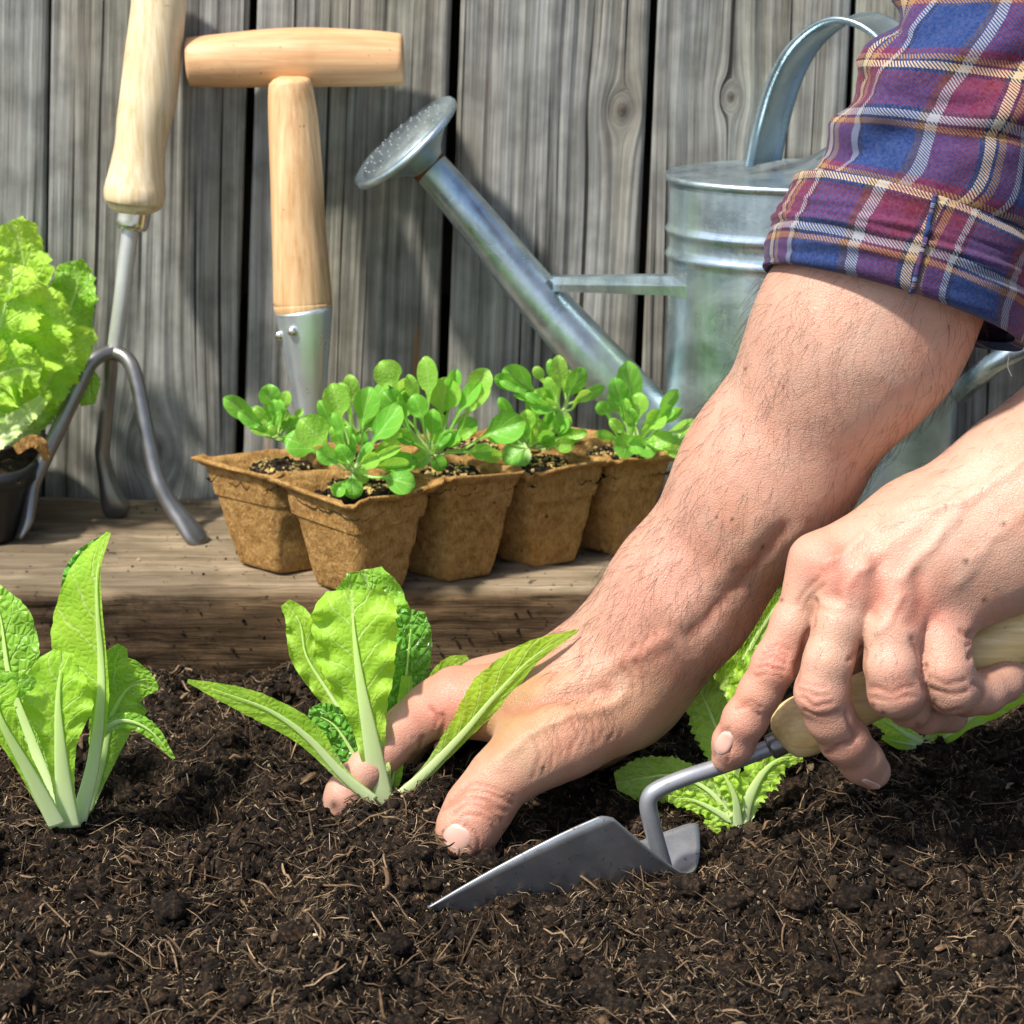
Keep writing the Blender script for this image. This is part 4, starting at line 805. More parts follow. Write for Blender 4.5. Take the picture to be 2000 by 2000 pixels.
# brace between spout and body
pA, pB = P(1080, 553, .272), P(1340, 556, .205)
d_ = np.array([0, 0, 1]); V = []
for p_, hh in ((pA, .0042), (pA+(pB-pA)*.9, .0055), (pB, .0075)): V += [p_+np.array([0, -.0035, hh]), p_+np.array([0, -.0045, 0]), p_+np.array([0, -.0035, -hh]), p_+np.array([0, .003, -hh]), p_+np.array([0, .003, hh])]
obj('brace', V, [(i*5+j, i*5+(j+1) % 5, i*5+5+(j+1) % 5, i*5+5+j) for i in range(2) for j in range(5)], M_ZINCH, can, False)
pA, pB = P(1870, 770, .25), P(2010, 650, .22)
V, F = tube([pA, (pA+pB)/2, pB+np.array([.01, 0, .0])], [.0065, .006, .0055], 10, True); obj('rear_strut', V, F, M_ZINCH, can)
# strap handle: arch turned 30 degrees, rolled edges
ph = math.radians(38); dv = np.array([math.cos(ph), -math.sin(ph), 0]); wv = np.array([math.sin(ph), math.cos(ph), 0])
bL = P(1494, 318, CY+.012); A = []
for (u_, v_) in ((0, 0), (.004, .02), (.012, .045), (.024, .064), (.042, .0765), (.058, .0775), (.074, .070), (.086, .055), (.094, .035), (.100, .01), (.102, -.02), (.1, -.06)): A.append((u_*1.06, v_*1.07, 0))
A = catmull(np.array(A), 70); rows = []
Tg = np.gradient(A[:, :2], axis=0); Tg /= np.linalg.norm(Tg, axis=1)[:, None]
for i in range(70):
    c = bL+dv*A[i, 0]+np.array([0, 0, A[i, 1]]); nn = dv*(-Tg[i, 1])+np.array([0, 0, Tg[i, 0]]); W = .0175
    pr = [(-W, .0), (-W-.001, .0012), (-W, .0024), (-W+.0022, .002), (-W+.004, .0007), (0, .0006), (W-.004, .0007), (W-.0022, .002), (W, .0024), (W+.001, .0012), (W, 0), (W-.0022, -.0018), (W-.004, -.0006), (0, -.0006), (-W+.004, -.0006), (-W+.0022, -.0018)]
    rows.append(np.array([c+wv*a_+nn*b_ for a_, b_ in pr]))
obj('strap_handle', np.vstack(rows), grid_faces(16, 70, True), mat_zinc(.1, (.30, .40, .45), (.54, .66, .72)), can)

# ------------------------------------------------------------------ trowel
tr = thing('hand_trowel', P(1300, 1700, -.07), 'steel hand trowel with wooden handle dug into the soil by the left hand', 'garden tool')
n, m = 60, 33
Bk = catmull([(1338, 1706, -.072, 0), (1230, 1742, -.080, 0), (1080, 1778, -.090, 0), (950, 1788, -.1, 0), (836, 1772, -.109, 0)], n)
Nk = catmull([(1186, 1587, -.098, 0), (1100, 1625, -.102, 0), (1000, 1676, -.1065, 0), (910, 1726, -.109, 0), (834, 1771, -.110, 0)], n)
Fk = catmull([(1363, 1601, -.040, 0), (1255, 1640, -.055, 0), (1120, 1692, -.075, 0), (970, 1742, -.096, 0), (835, 1771, -.109, 0)], n)
b3, n3, f3 = [PV(K[:, 0], K[:, 1], K[:, 2]) for K in (Bk, Nk, Fk)]
uu = np.linspace(-1, 1, m); V = np.zeros((n, m, 3))
for j, s in enumerate(uu):                                        # U-shaped section, walls meeting in a rounded bottom
    e = f3 if s > 0 else n3; a_ = abs(s)
    ctl = b3+(f3-n3)*(.24 if s > 0 else -.10)                     # fullness of the curve
    a_ = np.minimum(a_, 1-.04*np.clip(1-np.arange(n)/3, 0, 1)**2)[:, None]; q = (1-a_)**2*b3[:]+2*a_*(1-a_)*ctl+a_*a_*e
    V[:, j] = q
def flare(q): return q
TH = .0011
nr = np.cross(np.gradient(V, axis=0).reshape(-1, 3), np.gradient(V, axis=1).reshape(-1, 3)); nr /= np.linalg.norm(nr, axis=1)[:, None]+1e-12
V1 = V.reshape(-1, 3); V2 = V1+nr*TH
F = [tuple(f) for f in grid_faces(m, n)]; k = n*m
F2 = [tuple(i+k for i in f[::-1]) for f in F]
bd_ = [j for j in range(m)]+[i*m+m-1 for i in range(1, n)]+[(n-1)*m+j for j in range(m-2, -1, -1)]+[i*m for i in range(n-2, 0, -1)]
F3 = [(bd_[i], bd_[i-1], bd_[i-1]+k, bd_[i]+k) for i in range(len(bd_))]
obj('blade', np.vstack([V1, V2]), F+F2+F3, M_BLADE, tr)
K = [(1302, 1712, -.0715, 15), (1296, 1690, -.072, 16.5), (1284, 1650, -.0735, 17), (1272, 1605, -.0745, 17.5), (1266, 1572, -.075, 17.5), (1272, 1552, -.075, 17.5), (1292, 1538, -.0745, 17), (1340, 1518, -.0725, 16.5), (1420, 1492, -.068, 16.5), (1510, 1458, -.063, 16.5)]
V, F = ptube(K, 70, 18); obj('neck', V, F, mat_steel('grey_tang_steel', (.27, .28, .30), (.40, .41, .43), .42, .6, .25), tr)
V, F = ptube([(1501, 1461, -.0635, 20), (1503, 1460, -.0635, 24.5), (1530, 1448, -.062, 25.5), (1556, 1438, -.061, 26)], 16, 22); obj('ferrule', V, F, M_DARKST, tr)
K = [(1520, 1443, -.062, 26), (1524, 1440, -.062, 38), (1540, 1432, -.0615, 53), (1562, 1421, -.061, 60), (1590, 1408, -.0605, 60), (1630, 1390, -.06, 54), (1690, 1363, -.06, 50), (1760, 1333, -.06, 51), (1850, 1294, -.06, 57), (1930, 1259, -.06, 61), (2020, 1219, -.06, 60), (2090, 1188, -.06, 52), (2120, 1175, -.06, 40), (2130, 1170, -.06, 15)]
V, F = ptube(K, 80, 28); obj('wooden_handle', V, F, M_TROWELWOOD, tr)

# ------------------------------------------------------------------ the person: arms and hands as one skin, grown from an implicit surface
def J(px, py, Y, r):
    p = P(px, py, Y); return p, r*MPP(p)
def seg_d(p, A, B, sq=None):
    (a, ra), (b, rb) = A, B; ba = b-a; t = np.clip(((p-a)@ba)/np.dot(ba, ba), 0, 1)
    q = p-a-t[:, None]*ba
    if sq is not None:
        n_, k = sq; h = q@n_; d = np.sqrt(np.maximum((q*q).sum(1)+(k*k-1)*h*h, 1e-14))
    else: d = np.sqrt((q*q).sum(1)+1e-14)
    return d-(ra+(rb-ra)*t)
def smin(a, b, k):
    h = np.maximum(k-np.abs(a-b), 0)/k; return np.minimum(a, b)-h*h*k*.25
def chain(p, js, k, sq=None):
    d = None
    for A, B in zip(js[:-1], js[1:]):
        e = seg_d(p, A, B, sq); d = e if d is None else smin(d, e, k)
    return d
def surface(sdf, lo, hi, h):
    lo = np.array(lo, float); hi = np.array(hi, float); Bk = 8
    nb = np.ceil((hi-lo)/h/Bk).astype(int)+1; n = nb*Bk
    bi = np.stack(np.meshgrid(*[np.arange(k) for k in nb], indexing='ij'), -1).reshape(-1, 3)
    cv = sdf(lo+(bi*Bk+Bk/2-.5)*h)
    arr = np.repeat(np.repeat(np.repeat(cv.reshape(nb), Bk, 0), Bk, 1), Bk, 2).astype(np.float32)
    act = bi[np.abs(cv) < h*Bk*1.5]
    off = np.stack(np.meshgrid(*[np.arange(Bk)]*3, indexing='ij'), -1).reshape(-1, 3)
    for s in range(0, len(act), 400):
        ii = (act[s:s+400, None]*Bk+off[None]).reshape(-1, 3)
        arr[ii[:, 0], ii[:, 1], ii[:, 2]] = sdf(lo+ii*h)
    ins = arr < 0
    cc = [ins[a:n[0]-1+a, b:n[1]-1+b, c:n[2]-1+c] for a in (0, 1) for b in (0, 1) for c in (0, 1)]
    al = np.logical_and.reduce(cc); an = np.logical_or.reduce(cc); cells = np.argwhere(an & ~al)
    vid = np.full(n-1, -1, np.int32); vid[cells[:, 0], cells[:, 1], cells[:, 2]] = np.arange(len(cells))
    co = np.array([(a, b, c) for a in (0, 1) for b in (0, 1) for c in (0, 1)])
    val = np.stack([arr[cells[:, 0]+a, cells[:, 1]+b, cells[:, 2]+c] for a, b, c in co], 1)
    acc = np.zeros((len(cells), 3)); cnt = np.zeros(len(cells))
    for i in range(8):
        for j in range(i+1, 8):
            if np.abs(co[i]-co[j]).sum() != 1: continue
            a, b = val[:, i], val[:, j]; m_ = (a < 0) != (b < 0); t = np.where(m_, a/np.where(m_, a-b, 1), 0)
            acc += np.where(m_[:, None], co[i]+(co[j]-co[i])*t[:, None], 0); cnt += m_
    V = lo+(cells+acc/cnt[:, None])*h
    Q = []
    for ax_ in range(3):
        o1, o2 = [x_ for x_ in range(3) if x_ != ax_]
        sl = [slice(1, n[i]-1) for i in range(3)]; sl2 = list(sl); sl2[ax_] = slice(2, n[ax_])
        A = ins[tuple(sl)]; Bv = ins[tuple(sl2)]; E = np.argwhere(A != Bv)+1; flip = A[A != Bv]
        ids = []
        for d1, d2 in ((-1, -1), (0, -1), (0, 0), (-1, 0)):
            c = E.copy(); c[:, o1] += d1; c[:, o2] += d2; ids.append(vid[c[:, 0], c[:, 1], c[:, 2]])
        q = np.stack(ids, 1); fl = flip if ax_ != 1 else ~flip
        q = np.where(fl[:, None], q, q[:, ::-1]); Q.append(q)
    Q = np.vstack(Q); Q = Q[(Q >= 0).all(1)]
    for _ in range(2):
        g = sgrad(sdf, V); V = V-g*np.clip(sdf(V), -h, h)[:, None]
    return V, Q
def sgrad(sdf, V, e=3e-4):
    g = np.stack([sdf(V+np.eye(3)[i]*e)-sdf(V-np.eye(3)[i]*e) for i in range(3)], 1); return g/(np.linalg.norm(g, axis=1)[:, None]+1e-12)

VIEWN = np.array([0, .92, -.39])
# planting hand (right hand, palm down, thumb towards the camera)
R_fore = [J(1790, 430, -.024, 120), J(1738, 548, -.024, 168), J(1676, 650, -.024, 184), J(1498, 928, -.012, 152), J(1328, 1168, -.004, 128), J(1222, 1305, .0, 116)]
R_palm = [[J(1222, 1305, .0, 112), J(1090, 1372, -.004, 100), J(898, 1372, .002, 62)], [J(1222, 1300, .012, 104), J(945, 1352, .03, 60)], [J(1225, 1300, .025, 96), J(995, 1362, .055, 54)], [J(1230, 1320, .03, 92), J(1050, 1392, .075, 48)], [J(1215, 1380, .012, 84), J(1150, 1405, .03, 84), J(1010, 1400, .05, 56)]]
R_thumb = [J(1190, 1385, -.018, 86), J(1100, 1436, -.03, 80), J(1040, 1468, -.036, 72), J(978, 1520, -.042, 57), J(932, 1584, -.048, 59), J(908, 1628, -.053, 51), J(895, 1655, -.056, 40)]
R_fing = [[J(892, 1372, .002, 58), J(838, 1388, .004, 50), J(800, 1418, .004, 46), J(755, 1462, .002, 42), J(715, 1502, -.001, 40), J(676, 1552, -.004, 39), J(655, 1590, -.006, 33)],
          [J(945, 1352, .03, 54), J(862, 1392, .046, 42), J(812, 1432, .05, 38), J(785, 1478, .048, 34), J(770, 1520, .044, 28)],
          [J(995, 1362, .055, 50), J(905, 1400, .078, 40), J(850, 1430, .082, 35), J(815, 1470, .08, 28)],
          [J(1050, 1392, .075, 44), J(985, 1420, .098, 36), J(930, 1450, .102, 28)]]
def sdf_r(p):
    d = chain(p, R_fore, .02, (VIEWN, 1.12))
    pl = None
    for c in R_palm:
        e = chain(p, c, .012); pl = e if pl is None else smin(pl, e, .012)
    d = smin(d, pl, .022)
    th = chain(p, R_thumb, .008); base = smin(d, th, .016); out = base
    for f in R_fing:
        e = chain(p, f, .004); out = smin(out, smin(d, e, .012), .0016)
    return out
# trowel hand (left hand, wrapped round the handle, index finger along the neck)
L_fore = [J(2900, 380, -.02, 240), J(2420, 655, -.035, 190), J(2160, 845, -.046, 150), J(2015, 958, -.05, 138)]
L_palm = [[J(2005, 958, -.052, 132), J(1800, 1040, -.062, 100), J(1604, 1102, -.071, 57)], [J(1990, 980, -.06, 128), J(1667, 1128, -.080, 60)], [J(1995, 1000, -.064, 128), J(1750, 1160, -.084, 58)], [J(2020, 1010, -.062, 132), J(1960, 1085, -.066, 104), J(1836, 1206, -.080, 56)]]
L_fing = [[J(1604, 1102, -.071, 54), J(1578, 1160, -.074, 46), J(1550, 1215, -.077, 41), J(1514, 1298, -.081, 43), J(1484, 1352, -.080, 40.5), J(1456, 1405, -.079, 42), J(1432, 1452, -.076, 40), J(1417, 1480, -.074, 28)],
          [J(1667, 1128, -.080, 57), J(1640, 1215, -.090, 50), J(1618, 1290, -.0955, 47), J(1604, 1350, -.097, 50), J(1622, 1402, -.094, 46), J(1650, 1445, -.089, 46), J(1682, 1485, -.083, 42), J(1704, 1506, -.080, 36)],
          [J(1750, 1160, -.084, 56), J(1742, 1235, -.095, 53), J(1742, 1300, -.101, 52), J(1750, 1348, -.101, 53), J(1776, 1378, -.090, 40), J(1808, 1394, -.078, 37), J(1858, 1399, -.062, 32)],
          [J(1836, 1206, -.080, 53), J(1842, 1262, -.092, 52), J(1846, 1305, -.097, 51), J(1860, 1343, -.096, 50), J(1888, 1354, -.088, 43), J(1922, 1352, -.081, 41), J(1962, 1330, -.073, 38), J(1974, 1322, -.070, 33)],
          [J(1930, 1030, -.035, 90), J(1800, 1140, -.030, 62), J(1700, 1230, -.028, 52), J(1635, 1310, -.032, 44), J(1620, 1345, -.036, 38)]]
def sdf_l(p):
    d = chain(p, L_fore, .02, (VIEWN, 1.15)); pl = None
    for c in L_palm:
        e = chain(p, c, .012); pl = e if pl is None else smin(pl, e, .012)
    d = smin(d, pl, .022); out = d
    for f in L_fing:
        e = chain(p, f, .004); out = smin(out, smin(d, e, .010), .0014)
    return out
def pld(x, y, pts):
    d = np.full(len(x), 1e9)
    for (ax_, ay), (bx, by) in zip(pts[:-1], pts[1:]):
        t = np.clip(((x-ax_)*(bx-ax_)+(y-ay)*(by-ay))/((bx-ax_)**2+(by-ay)**2+1e-9), 0, 1); d = np.minimum(d, np.hypot(x-ax_-t*(bx-ax_), y-ay-t*(by-ay)))
    return d
def dress(V, sdf, lines, blobs, seed, dirtspots, tone=(1, 1, 1)):
    """creases, tendons and veins as real relief; skin colour (flush over the joints, soil marks, shade painted into creases) per vertex"""
    N = sgrad(sdf, V); x, y = proj(V); c = CAM-V; c /= np.linalg.norm(c, axis=1)[:, None]; f = np.clip((N*c).sum(1)*2.2, 0, 1)
    D = np.zeros(len(V))
    wx, wy = x+5*vn(x/26, y/26, 0, seed), y+5*vn(x/26, y/26, 5, seed)
    for pts, wd, amp in lines: D += amp*(1.5 if -.0008 < amp < 0 else 1)*np.exp(-(pld(wx, wy, pts)/wd)**2)
    D = D*f+.00022*vn(V[:, 0]*90, V[:, 1]*90, V[:, 2]*90, seed)+.00004*vn(V[:, 0]*260, V[:, 1]*260, V[:, 2]*260, seed+1)
    base = np.array([.505, .302, .222])*np.array(tone)
    C = np.tile(base, (len(V), 1))
    for bx, by, r, k, col in blobs:
        wgt = (k*np.exp(-((x-bx)**2+(y-by)**2)/r**2)*f)[:, None]; C = C*(1-wgt)+np.array(col)*wgt
    for pts, wd, amp in lines:
        if amp < 0: wgt = (np.clip(-amp/.0008, 0, .6)*np.exp(-(pld(wx, wy, pts)/(wd*.9))**2)*f)[:, None]; C = C*(1-wgt)+np.array([.34, .13, .085])*wgt  # crease shade painted into the skin colour, on top of the relief
    for bx, by, r in dirtspots:
        wgt = (.92*np.exp(-(((x-bx)+2*vn(x/4, y/4, 0, 3))**2+(y-by)**2)/r**2)*f)[:, None]; C = C*(1-wgt)+np.array([.03, .02, .013])*wgt
    return V+N*D[:, None], C, N
RED = (.53, .185, .135); PINK = (.57, .275, .215); PALE = (.58, .39, .30); TAN = (.46, .28, .125); GRIME = (.30, .19, .14)
r_lines = [([(866, 1578), (905, 1556), (950, 1566), (990, 1590)], 5, -.0009), ([(872, 1566), (912, 1542), (955, 1550), (1000, 1574)], 4, -.0007), ([(880, 1556), (920, 1530), (965, 1538), (1004, 1560)], 3.5, -.0005), ([(886, 1590), (920, 1572), (960, 1582), (984, 1606)], 3.5, -.0005), ([(900, 1600), (935, 1590), (968, 1604)], 3, -.0004),
    ([(1040, 1440), (1055, 1479), (1042, 1518)], 3.6, -0.00042), ([(1053, 1434), (1068, 1471), (1059, 1509)], 2.8, -0.00029), ([(1066, 1427), (1081, 1463), (1076, 1499)], 3.2, -0.00040), ([(1078, 1422), (1093, 1456), (1080, 1491)], 3.6, -0.00025), ([(1090, 1416), (1105, 1449), (1096, 1482)], 2.8, -0.00036), ([(1104, 1410), (1119, 1441), (1114, 1473)], 3.2, -0.00032), ([(1118, 1405), (1133, 1435), (1120, 1465)], 3.6, -0.00042), ([(1134, 1402), (1149, 1430), (1140, 1459)], 2.8, -0.00027), ([(1150, 1399), (1165, 1426), (1160, 1453)], 3.2, -0.00038), ([(1166, 1397), (1181, 1422), (1168, 1448)], 3.6, -0.00025), ([(1182, 1395), (1197, 1419), (1188, 1443)], 2.8, -0.00034), ([(1198, 1393), (1213, 1415), (1208, 1438)], 3.2, -0.00023), 
    ([(858, 1652), (866, 1624), (886, 1606), (912, 1608), (932, 1628), (938, 1656)], 3, -.0005), ([(1260, 1250), (1240, 1290), (1260, 1330)], 5, -.0004), ([(1235, 1262), (1218, 1300), (1238, 1345)], 5, -.0004), ([(1150, 1300), (1140, 1330)], 4, -.0003),
    ([(862, 1400), (868, 1425), (858, 1450)], 5, -.0011), ([(840, 1385), (852, 1405), (850, 1430)], 4, -.0006), ([(915, 1455), (922, 1480)], 5, -.0006), ([(822, 1436), (818, 1462), (806, 1480)], 4, -.0006),
    ([(1300, 1250), (1180, 1310), (1030, 1345), (920, 1368)], 16, .0013), ([(1210, 1370), (1110, 1395), (1020, 1440), (975, 1490)], 13, .0011), ([(1190, 1345), (1080, 1365), (985, 1392)], 14, -.0012), ([(1500, 1000), (1420, 1110), (1330, 1210)], 24, .0010), ([(1560, 1040), (1460, 1170), (1370, 1280)], 22, .0009), ([(1530, 1030), (1440, 1145), (1350, 1240)], 12, -.0006)]
r_blobs = [(880, 1375, 70, .7, RED), (830, 1400, 60, .4, PINK), (940, 1580, 60, .6, RED), (1080, 1410, 190, .38, (.40, .235, .13)), (930, 1580, 110, .25, (.42, .24, .14)), (1030, 1345, 78, .8, (.25, .135, .025)), (955, 1430, 52, .6, (.30, .165, .045)), (1110, 1400, 120, .3, TAN), (1090, 1300, 70, .35, PINK), (1250, 1240, 90, .4, RED), (680, 1540, 60, .4, PINK), (1130, 1450, 60, .35, PINK), (1650, 750, 170, .35, PALE), (1450, 900, 130, .3, PALE), (1330, 1090, 100, .25, PINK), (1500, 1100, 90, .25, TAN), (905, 1640, 40, .3, PINK), (1280, 1380, 90, .3, TAN), (850, 1650, 20, .5, GRIME), (640, 1580, 24, .5, GRIME)]
l_lines = [([(1392, 1478), (1404, 1430), (1424, 1428), (1431, 1458), (1424, 1490)], 3, -.0005), ([(1930, 880), (1840, 935), (1760, 985)], 16, .0007), ([(2000, 1000), (1930, 1060), (1870, 1140)], 14, .0007), ([(2080, 850), (1960, 925), (1880, 985), (1835, 1040), (1790, 1100), (1760, 1130)], 13, .0011), ([(1880, 985), (1800, 1000), (1720, 1030)], 8, .0008), ([(1690, 1050), (1640, 1085), (1612, 1105)], 10, .0012), ([(1900, 950), (1780, 1030), (1690, 1105)], 14, .0009), ([(1660, 1180), (1650, 1150), (1668, 1120), (1700, 1110)], 8, .0008),
    ([(1720, 1235), (1740, 1200), (1760, 1170)], 8, .001), ([(1640, 1190), (1612, 1180), (1600, 1160)], 7, .0006), ([(1598, 1172), (1580, 1230), (1560, 1290), (1548, 1345)], 5, -.0012), ([(1683, 1250), (1688, 1310), (1692, 1360)], 5, -.001), ([(1780, 1246), (1798, 1300), (1812, 1350)], 5, -.001), ([(1900, 1240), (1918, 1260), (1895, 1285)], 6, -.0016), ([(1880, 1235), (1905, 1250)], 5, -.0009), ([(1922, 1253), (1890, 1262)], 4, -.0008),
    ([(1490, 1278), (1512, 1270), (1538, 1282)], 4, -.0006), ([(1484, 1290), (1508, 1282), (1534, 1294)], 4, -.0007), ([(1480, 1304), (1504, 1298), (1528, 1308)], 4, -.0006), ([(1474, 1318), (1498, 1314), (1522, 1322)], 3.5, -.0004), ([(1496, 1266), (1520, 1258), (1544, 1270)], 3.5, -.0004), ([(1440, 1382), (1462, 1378), (1486, 1392)], 3.5, -.0005), ([(1446, 1372), (1468, 1366), (1490, 1378)], 3.5, -.0004),
    ([(1562, 1348), (1590, 1362), (1620, 1358)], 4, -.0006), ([(1566, 1362), (1596, 1378), (1628, 1374)], 4, -.0006), ([(1564, 1334), (1588, 1344), (1612, 1342)], 3.5, -.0004), ([(1572, 1384), (1602, 1398), (1640, 1392)], 3.5, -.0004), ([(1615, 1470), (1640, 1462), (1672, 1440)], 3.5, -.0006), ([(1653, 1391), (1660, 1410), (1676, 1440)], 4, -.0007),
    ([(1700, 1340), (1740, 1350), (1790, 1342)], 4, -.0004), ([(1700, 1360), (1740, 1370), (1792, 1360)], 4, -.0004), ([(1820, 1345), (1850, 1358), (1890, 1350)], 4, -.0005), ([(1815, 1325), (1846, 1336), (1884, 1328)], 4, -.0004), ([(1660, 1290), (1672, 1275), (1682, 1262)], 4, -.0006), ([(1560, 1180), (1575, 1150), (1600, 1128)], 4, -.0004), ([(1570, 1192), (1590, 1160), (1612, 1140)], 4, -.0004), ([(1820, 1375), (1846, 1388), (1880, 1385)], 3.5, -.0004), ([(1905, 1335), (1918, 1350), (1920, 1370)], 4, -.0006),
    ([(1604, 1102), (1604, 1103)], 42, .0014), ([(1667, 1128), (1667, 1129)], 40, .0016), ([(1750, 1162), (1750, 1163)], 36, .0012), ([(1828, 1196), (1828, 1197)], 38, .0016), ([(1635, 1060), (1640, 1130), (1636, 1160)], 16, -.0011), ([(1712, 1090), (1712, 1150), (1706, 1190)], 16, -.0012), ([(1795, 1130), (1794, 1180), (1784, 1215)], 16, -.0011)]
l_blobs = [(1604, 1100, 44, .5, RED), (1668, 1135, 44, .5, RED), (1750, 1165, 40, .35, RED), (1822, 1198, 46, .65, RED), (1508, 1290, 40, .6, RED), (1596, 1360, 40, .4, PINK), (1745, 1350, 50, .4, PINK), (1855, 1350, 50, .4, PINK), (1440, 1440, 50, .45, PINK), (1860, 1010, 120, .35, PALE), (1950, 880, 140, .35, PALE), (1700, 1500, 40, .55, GRIME), (1980, 1320, 36, .7, GRIME), (1850, 1360, 30, .3, GRIME), (1740, 1390, 40, .35, GRIME), (1690, 1460, 60, .3, (.48, .26, .2)), (1860, 1405, 40, .4, GRIME), (1640, 1240, 60, .3, PALE), (1740, 1270, 50, .3, PALE)]
l_dirt = [(1958, 1024, 5), (1885, 1096, 5), (1923, 1172, 5), (1703, 1377, 5), (1725, 1391, 5), (1825, 1367, 5), (1593, 1450, 4), (1592, 1304, 3), (1525, 1172, 4), (1810, 1297, 4), (1793, 1415, 4), (1946, 1150, 3), (1547, 1294, 3)]
r_dirt = [(807, 1439, 3), (907, 1612, 3), (934, 1668, 9), (872, 1668, 8), (652, 1572, 9), (1060, 1500, 4), (960, 1612, 4), (868, 1640, 5), (866, 1625, 4), (1400, 1010, 3), (1430, 1015, 4), (1490, 1070, 4), (1455, 720, 3)]
h = .0013
VR, QR = surface(sdf_r, (-.115, -.10, -.03), (.30, .125, .36), h)
VL, QL = surface(sdf_l, (.085, -.125, .0), (.34, .05, .32), h)
VR2, CR, NR = dress(VR, sdf_r, r_lines, r_blobs, 5, r_dirt); VL2, CL, NL = dress(VL, sdf_l, l_lines, l_blobs, 9, l_dirt, (1.03, 1.0, .99))
person = thing('person', P(1900, 1000, -.03), 'person in rolled up plaid shirt, one hand planting lettuce, the other holding a trowel', 'person')
VV = [VR2, VL2]; QQ = [QR, QL+len(VR2)]; CC = [CR, CL]; nn_ = len(VR2)+len(VL2)
# the rest of both arms and the shoulders, beyond the frame and inside the shirt
eR, eL = P(1790, 420, -.024), P(2900, 400, -.02); sR, sL = P(2440, -1250, .05), np.array([.60, -.22, .62])
e1R, e2R = P(1900, 180, -.02), P(1985, -140, -.004)
for A_, B_, ra, rb in ((eR, e1R, .026, .028), (e1R, e2R, .028, .028), (e2R, sR, .028, .035), (P(2500, 615, -.03), eL, .036, .044), (eL, sL, .046, .055), (sR, sL, .06, .06)):
    V, F = tube(catmull(np.array([A_, (A_+B_)/2, B_]), 12), np.linspace(ra, rb, 12), 20, True); F = np.array([f for f in F if len(f) == 4])
    VV.append(V); QQ.append(F+nn_); CC.append(np.tile([.535, .325, .24], (len(V), 1))); nn_ += len(V)
obj('body', np.vstack(VV), np.vstack(QQ), M_SKIN, person, attrs={'skin': np.vstack(CC)})

def hit(sdf, px, py, y0=-.16, y1=.06):
    a = CAM.copy(); d = P(px, py, 0)-CAM; L_ = np.linalg.norm(d); d /= L_; t = L_*.8
    for _ in range(90):
        s = float(sdf((a+d*t)[None])[0]); t += s*.8
        if abs(s) < 2e-5 or t > L_*1.25: break
    return a+d*t
def nail(sdf, cx_, cy_, ang, la, lb, name='fingernail'):
    ux, uy = math.cos(ang), math.sin(ang); V = []; n_ = 15
    g = np.linspace(-1, 1, n_)
    for a_ in g:
        for b_ in g:
            s_ = a_*math.sqrt(1-b_*b_/2); t_ = b_*math.sqrt(1-a_*a_/2)
            s2 = np.sign(s_)*abs(s_)**.8
            q = hit(sdf, cx_+ux*s2*la-uy*t_*lb, cy_+uy*s2*la+ux*t_*lb); nrm = sgrad(sdf, q[None])[0]
            rr = s_*s_+t_*t_; V.append(q+nrm*(.00045-.0009*rr**3))
    V = np.array(V); uvv = np.array([((a_+1)/2, (b_+1)/2) for a_ in g for b_ in g])
    return obj(name, V, grid_faces(n_, n_), M_NAIL, person, uv=uvv)
nail(sdf_r, 894, 1636, math.radians(116), 26, 31)
nail(sdf_l, 1413, 1452, math.radians(118), 25, 18)
nail(sdf_l, 1702, 1532, math.radians(24), 22, 7)

# arm hair: thin tapering strands lying along the forearms
def hairs(V, N, n, pick, flow, L0, L1, r):
    ok = np.flatnonzero(pick); idx = rng.choice(ok, n); p = V[idx]; nn = N[idx]
    d = np.tile(flow, (n, 1))+rng.normal(0, .38, (n, 3)); d -= nn*(d*nn).sum(1)[:, None]; d /= np.linalg.norm(d, axis=1)[:, None]
    L_ = rng.uniform(L0, L1, n); bend = rng.normal(0, .5, n); sd2 = np.cross(d, nn); S_ = []
    rise = rng.uniform(.35, 1.1, n)
    for k in range(5):
        s = k/4; S_.append(p-nn*.0003+d*(L_*s)[:, None]+nn*(L_*rise*(s-.75*s*s))[:, None]+sd2*(L_*bend*s*s*.5)[:, None])
    C_ = np.stack(S_, 1); rad = r*np.array([1, 1, .85, .6, .2])
    ring = np.stack([C_+(sd2*math.cos(a_)+nn*math.sin(a_))[:, None]*rad[None, :, None] for a_ in (0, 2.094, 4.189)], 2)
    f = np.array([(i*3+j, i*3+(j+1) % 3, (i+1)*3+(j+1) % 3, (i+1)*3+j) for i in range(4) for j in range(3)])
    return ring.reshape(-1, 3), (f[None]+(np.arange(n)*15)[:, None, None]).reshape(-1, 4)
xr, yr = proj(VR2); xl, yl = proj(VL2)
dens = rng.random(len(VR2))
pkR = (yr > 500) & (xr > 1080) & (yr < 1420) & (dens < np.where((yr > 1000), 1, .55)) & ~((xr > 1220) & (yr > 1330))
flow = P(1150, 1330, 0)-P(1620, 760, 0); flow /= np.linalg.norm(flow); flow = flow*.75+np.array([-.25, 0, -.55])
va, fa = hairs(VR2, NR, 3600, pkR, flow, .006, .018, .000056)
flowL = P(1700, 1080, 0)-P(2050, 850, 0); flowL /= np.linalg.norm(flowL)
pkL = (xl > 1640) & (yl < 1000+(xl-1640)*.35)
vb, fb_ = hairs(VL2, NL, 750, pkL, flowL*.8+np.array([0, 0, -.3]), .004, .011, .000052)
pkF = (xl > 1590) & (xl < 1900) & (yl > 1190) & (yl < 1340)
vc, fc = hairs(VL2, NL, 260, pkF, np.array([-.2, 0, -.9]), .003, .006, .00005)
o = obj('arm_hair', np.vstack([va, vb, vc]), np.vstack([fa, fb_+len(va), fc+len(va)+len(vb)]), M_HAIR, person); o['kind'] = 'stuff'

